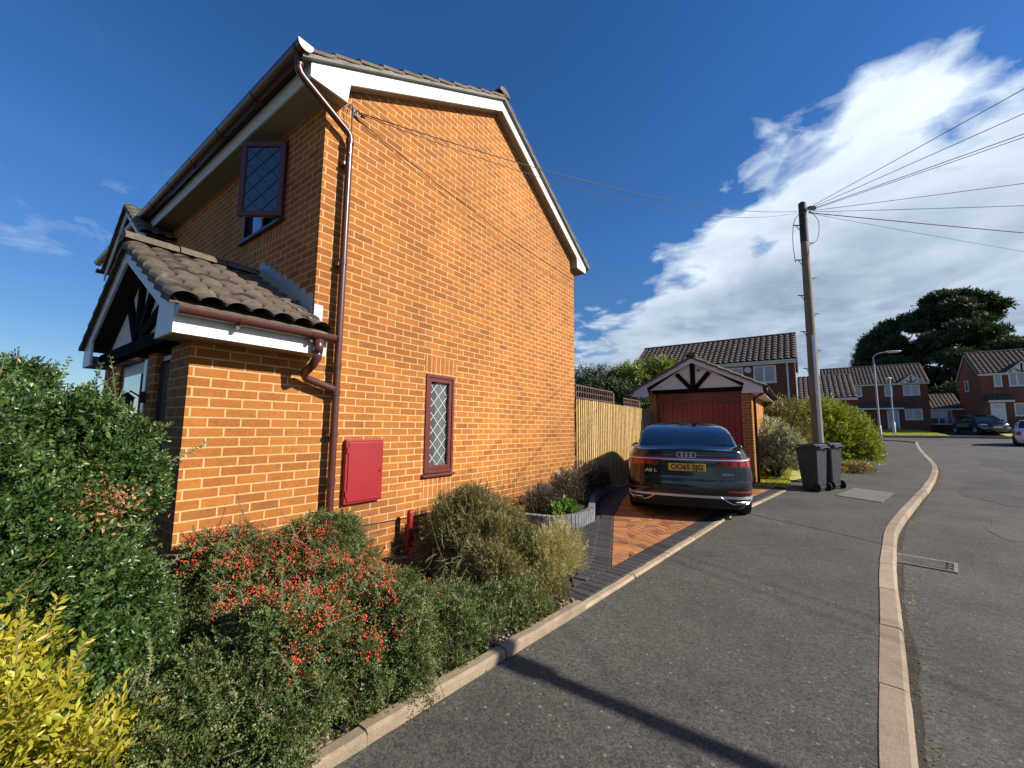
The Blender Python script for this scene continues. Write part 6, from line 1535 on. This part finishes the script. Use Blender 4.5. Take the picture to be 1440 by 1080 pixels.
for k in range(260):
    y = rs2.uniform(.4, 3.1); x = xe(y) - .09 - abs(rs2.gauss(0, .07)); s = rs2.uniform(.006, .018)
    mb.add([(x + v[0] * s * rs2.uniform(.7, 1.2), y + v[1] * s * rs2.uniform(.7, 1.2), .018 + v[2] * s * .6) for v in ico], icf)
tag(mb.build('gravel', EDGE, None), kind='stuff', label='pale chippings and crumbs of stone along the inside of the edging')

# ================================================================== unseen house and hedge added behind the viewer to darken reflections and fill
hb_, *_ = shrub('garden_hedge', 'dark hedge along the front gardens behind the viewer', 'hedge', (-5, -6.5, 0), [(-8 + 2.2 * k, -6.5, .8, 1.6, .7, 1.0) for k in range(5)], 2600, .25, 8, .10, .05, LF_DARK, 99, stemn=10, srad=.02)
far_house('brick_house', 'brick house on the opposite side, behind the viewer', -12.5, -1.0, -17, 6, 0, 4.8, 6.6, [], group='brick houses around the close')

# ================================================================== wear of the road surface
rr_ = random.Random(21)
def crack(name, pts, w0=.003, w1=.009):
    mb = MB(); q = cr([(a, b, 0) for a, b in pts], 9); zf = lambda x, y: gz(y) + (.004 if x < xk(y) else -.088)
    q = [Vector((v.x + rr_.uniform(-.012, .012), v.y + rr_.uniform(-.012, .012), 0)) for v in q]
    for a, b in zip(q, q[1:]):
        d = (b - a).normalized(); n = Vector((-d.y, d.x, 0)); w = rr_.uniform(w0, w1); za, zb2 = zf(a.x, a.y), zf(b.x, b.y)
        mb.add([(a.x - n.x * w, a.y - n.y * w, za), (b.x - n.x * w, b.y - n.y * w, zb2), (b.x + n.x * w, b.y + n.y * w, zb2), (a.x + n.x * w, a.y + n.y * w, za)], [(0, 1, 2, 3)])
    structure(mb.build(name, BLACK))
PATCHM = asphalt('patched_asphalt', (.067, .062, .054)); PATCHL = asphalt('worn_asphalt', (.086, .080, .070))
def patch_sheet(name, cx, cy, rx, ry, m, n=26, ang=0.0):
    mb = MB(); P_ = []
    for k in range(n):
        a = 2 * math.pi * k / n; r = 1 + .12 * math.sin(3 * a + cx) + .07 * math.sin(7 * a + cy); u, v = rx * r * math.cos(a), ry * r * math.sin(a)
        x, y = cx + u * math.cos(ang) - v * math.sin(ang), cy + u * math.sin(ang) + v * math.cos(ang); P_.append((x, y, gz(y) - .092 + .0035))
    mb.add(P_, [tuple(range(n))]); structure(mb.build(name, m))
patch_sheet('road_patch', 3.9, 14.5, .8, 2.6, PATCHM, ang=-.2); patch_sheet('road_patch', 2.6, 9.6, .35, 1.1, PATCHL, ang=-.2); patch_sheet('road_patch', 6.2, 22, 1.0, 3.0, PATCHM, ang=-.2)
def dirt_strip(name, y0, y1, off, w, m):
    mb = MB(); rows = []
    for y in fr(y0, y1, 90):
        a = xk(y) + off; rows.append([(a, y, gz(y) - .089), (a + w * (1 + .5 * math.sin(y * 5.3) * math.sin(y * 2.1) + rr_.uniform(-.15, .15)), y, gz(y) - .089)])
    mb.grid(rows); structure(mb.build(name, m))
dirt_strip('channel_dirt', 1.5, 30, .13, .045, simple('channel_grit', (.055, .046, .032), .95, var=.5, scale=40, bump=.01))
hb2, *_ = shrub('garden_hedge', 'loose hedge beside the dark evergreen shrub, along the neighbouring garden', 'hedge', (-6.5, -2.2, 0), [(-4.9, -1.9, .6, .9, .7, .8), (-6.2, -2.2, .7, 1.0, .7, .9), (-7.6, -2.5, .7, 1.0, .7, .9), (-9.0, -2.8, .7, 1.0, .7, .9)], 2600, .2, 8, .07, .035, LF_DARK, 101, stemn=12, srad=.02)
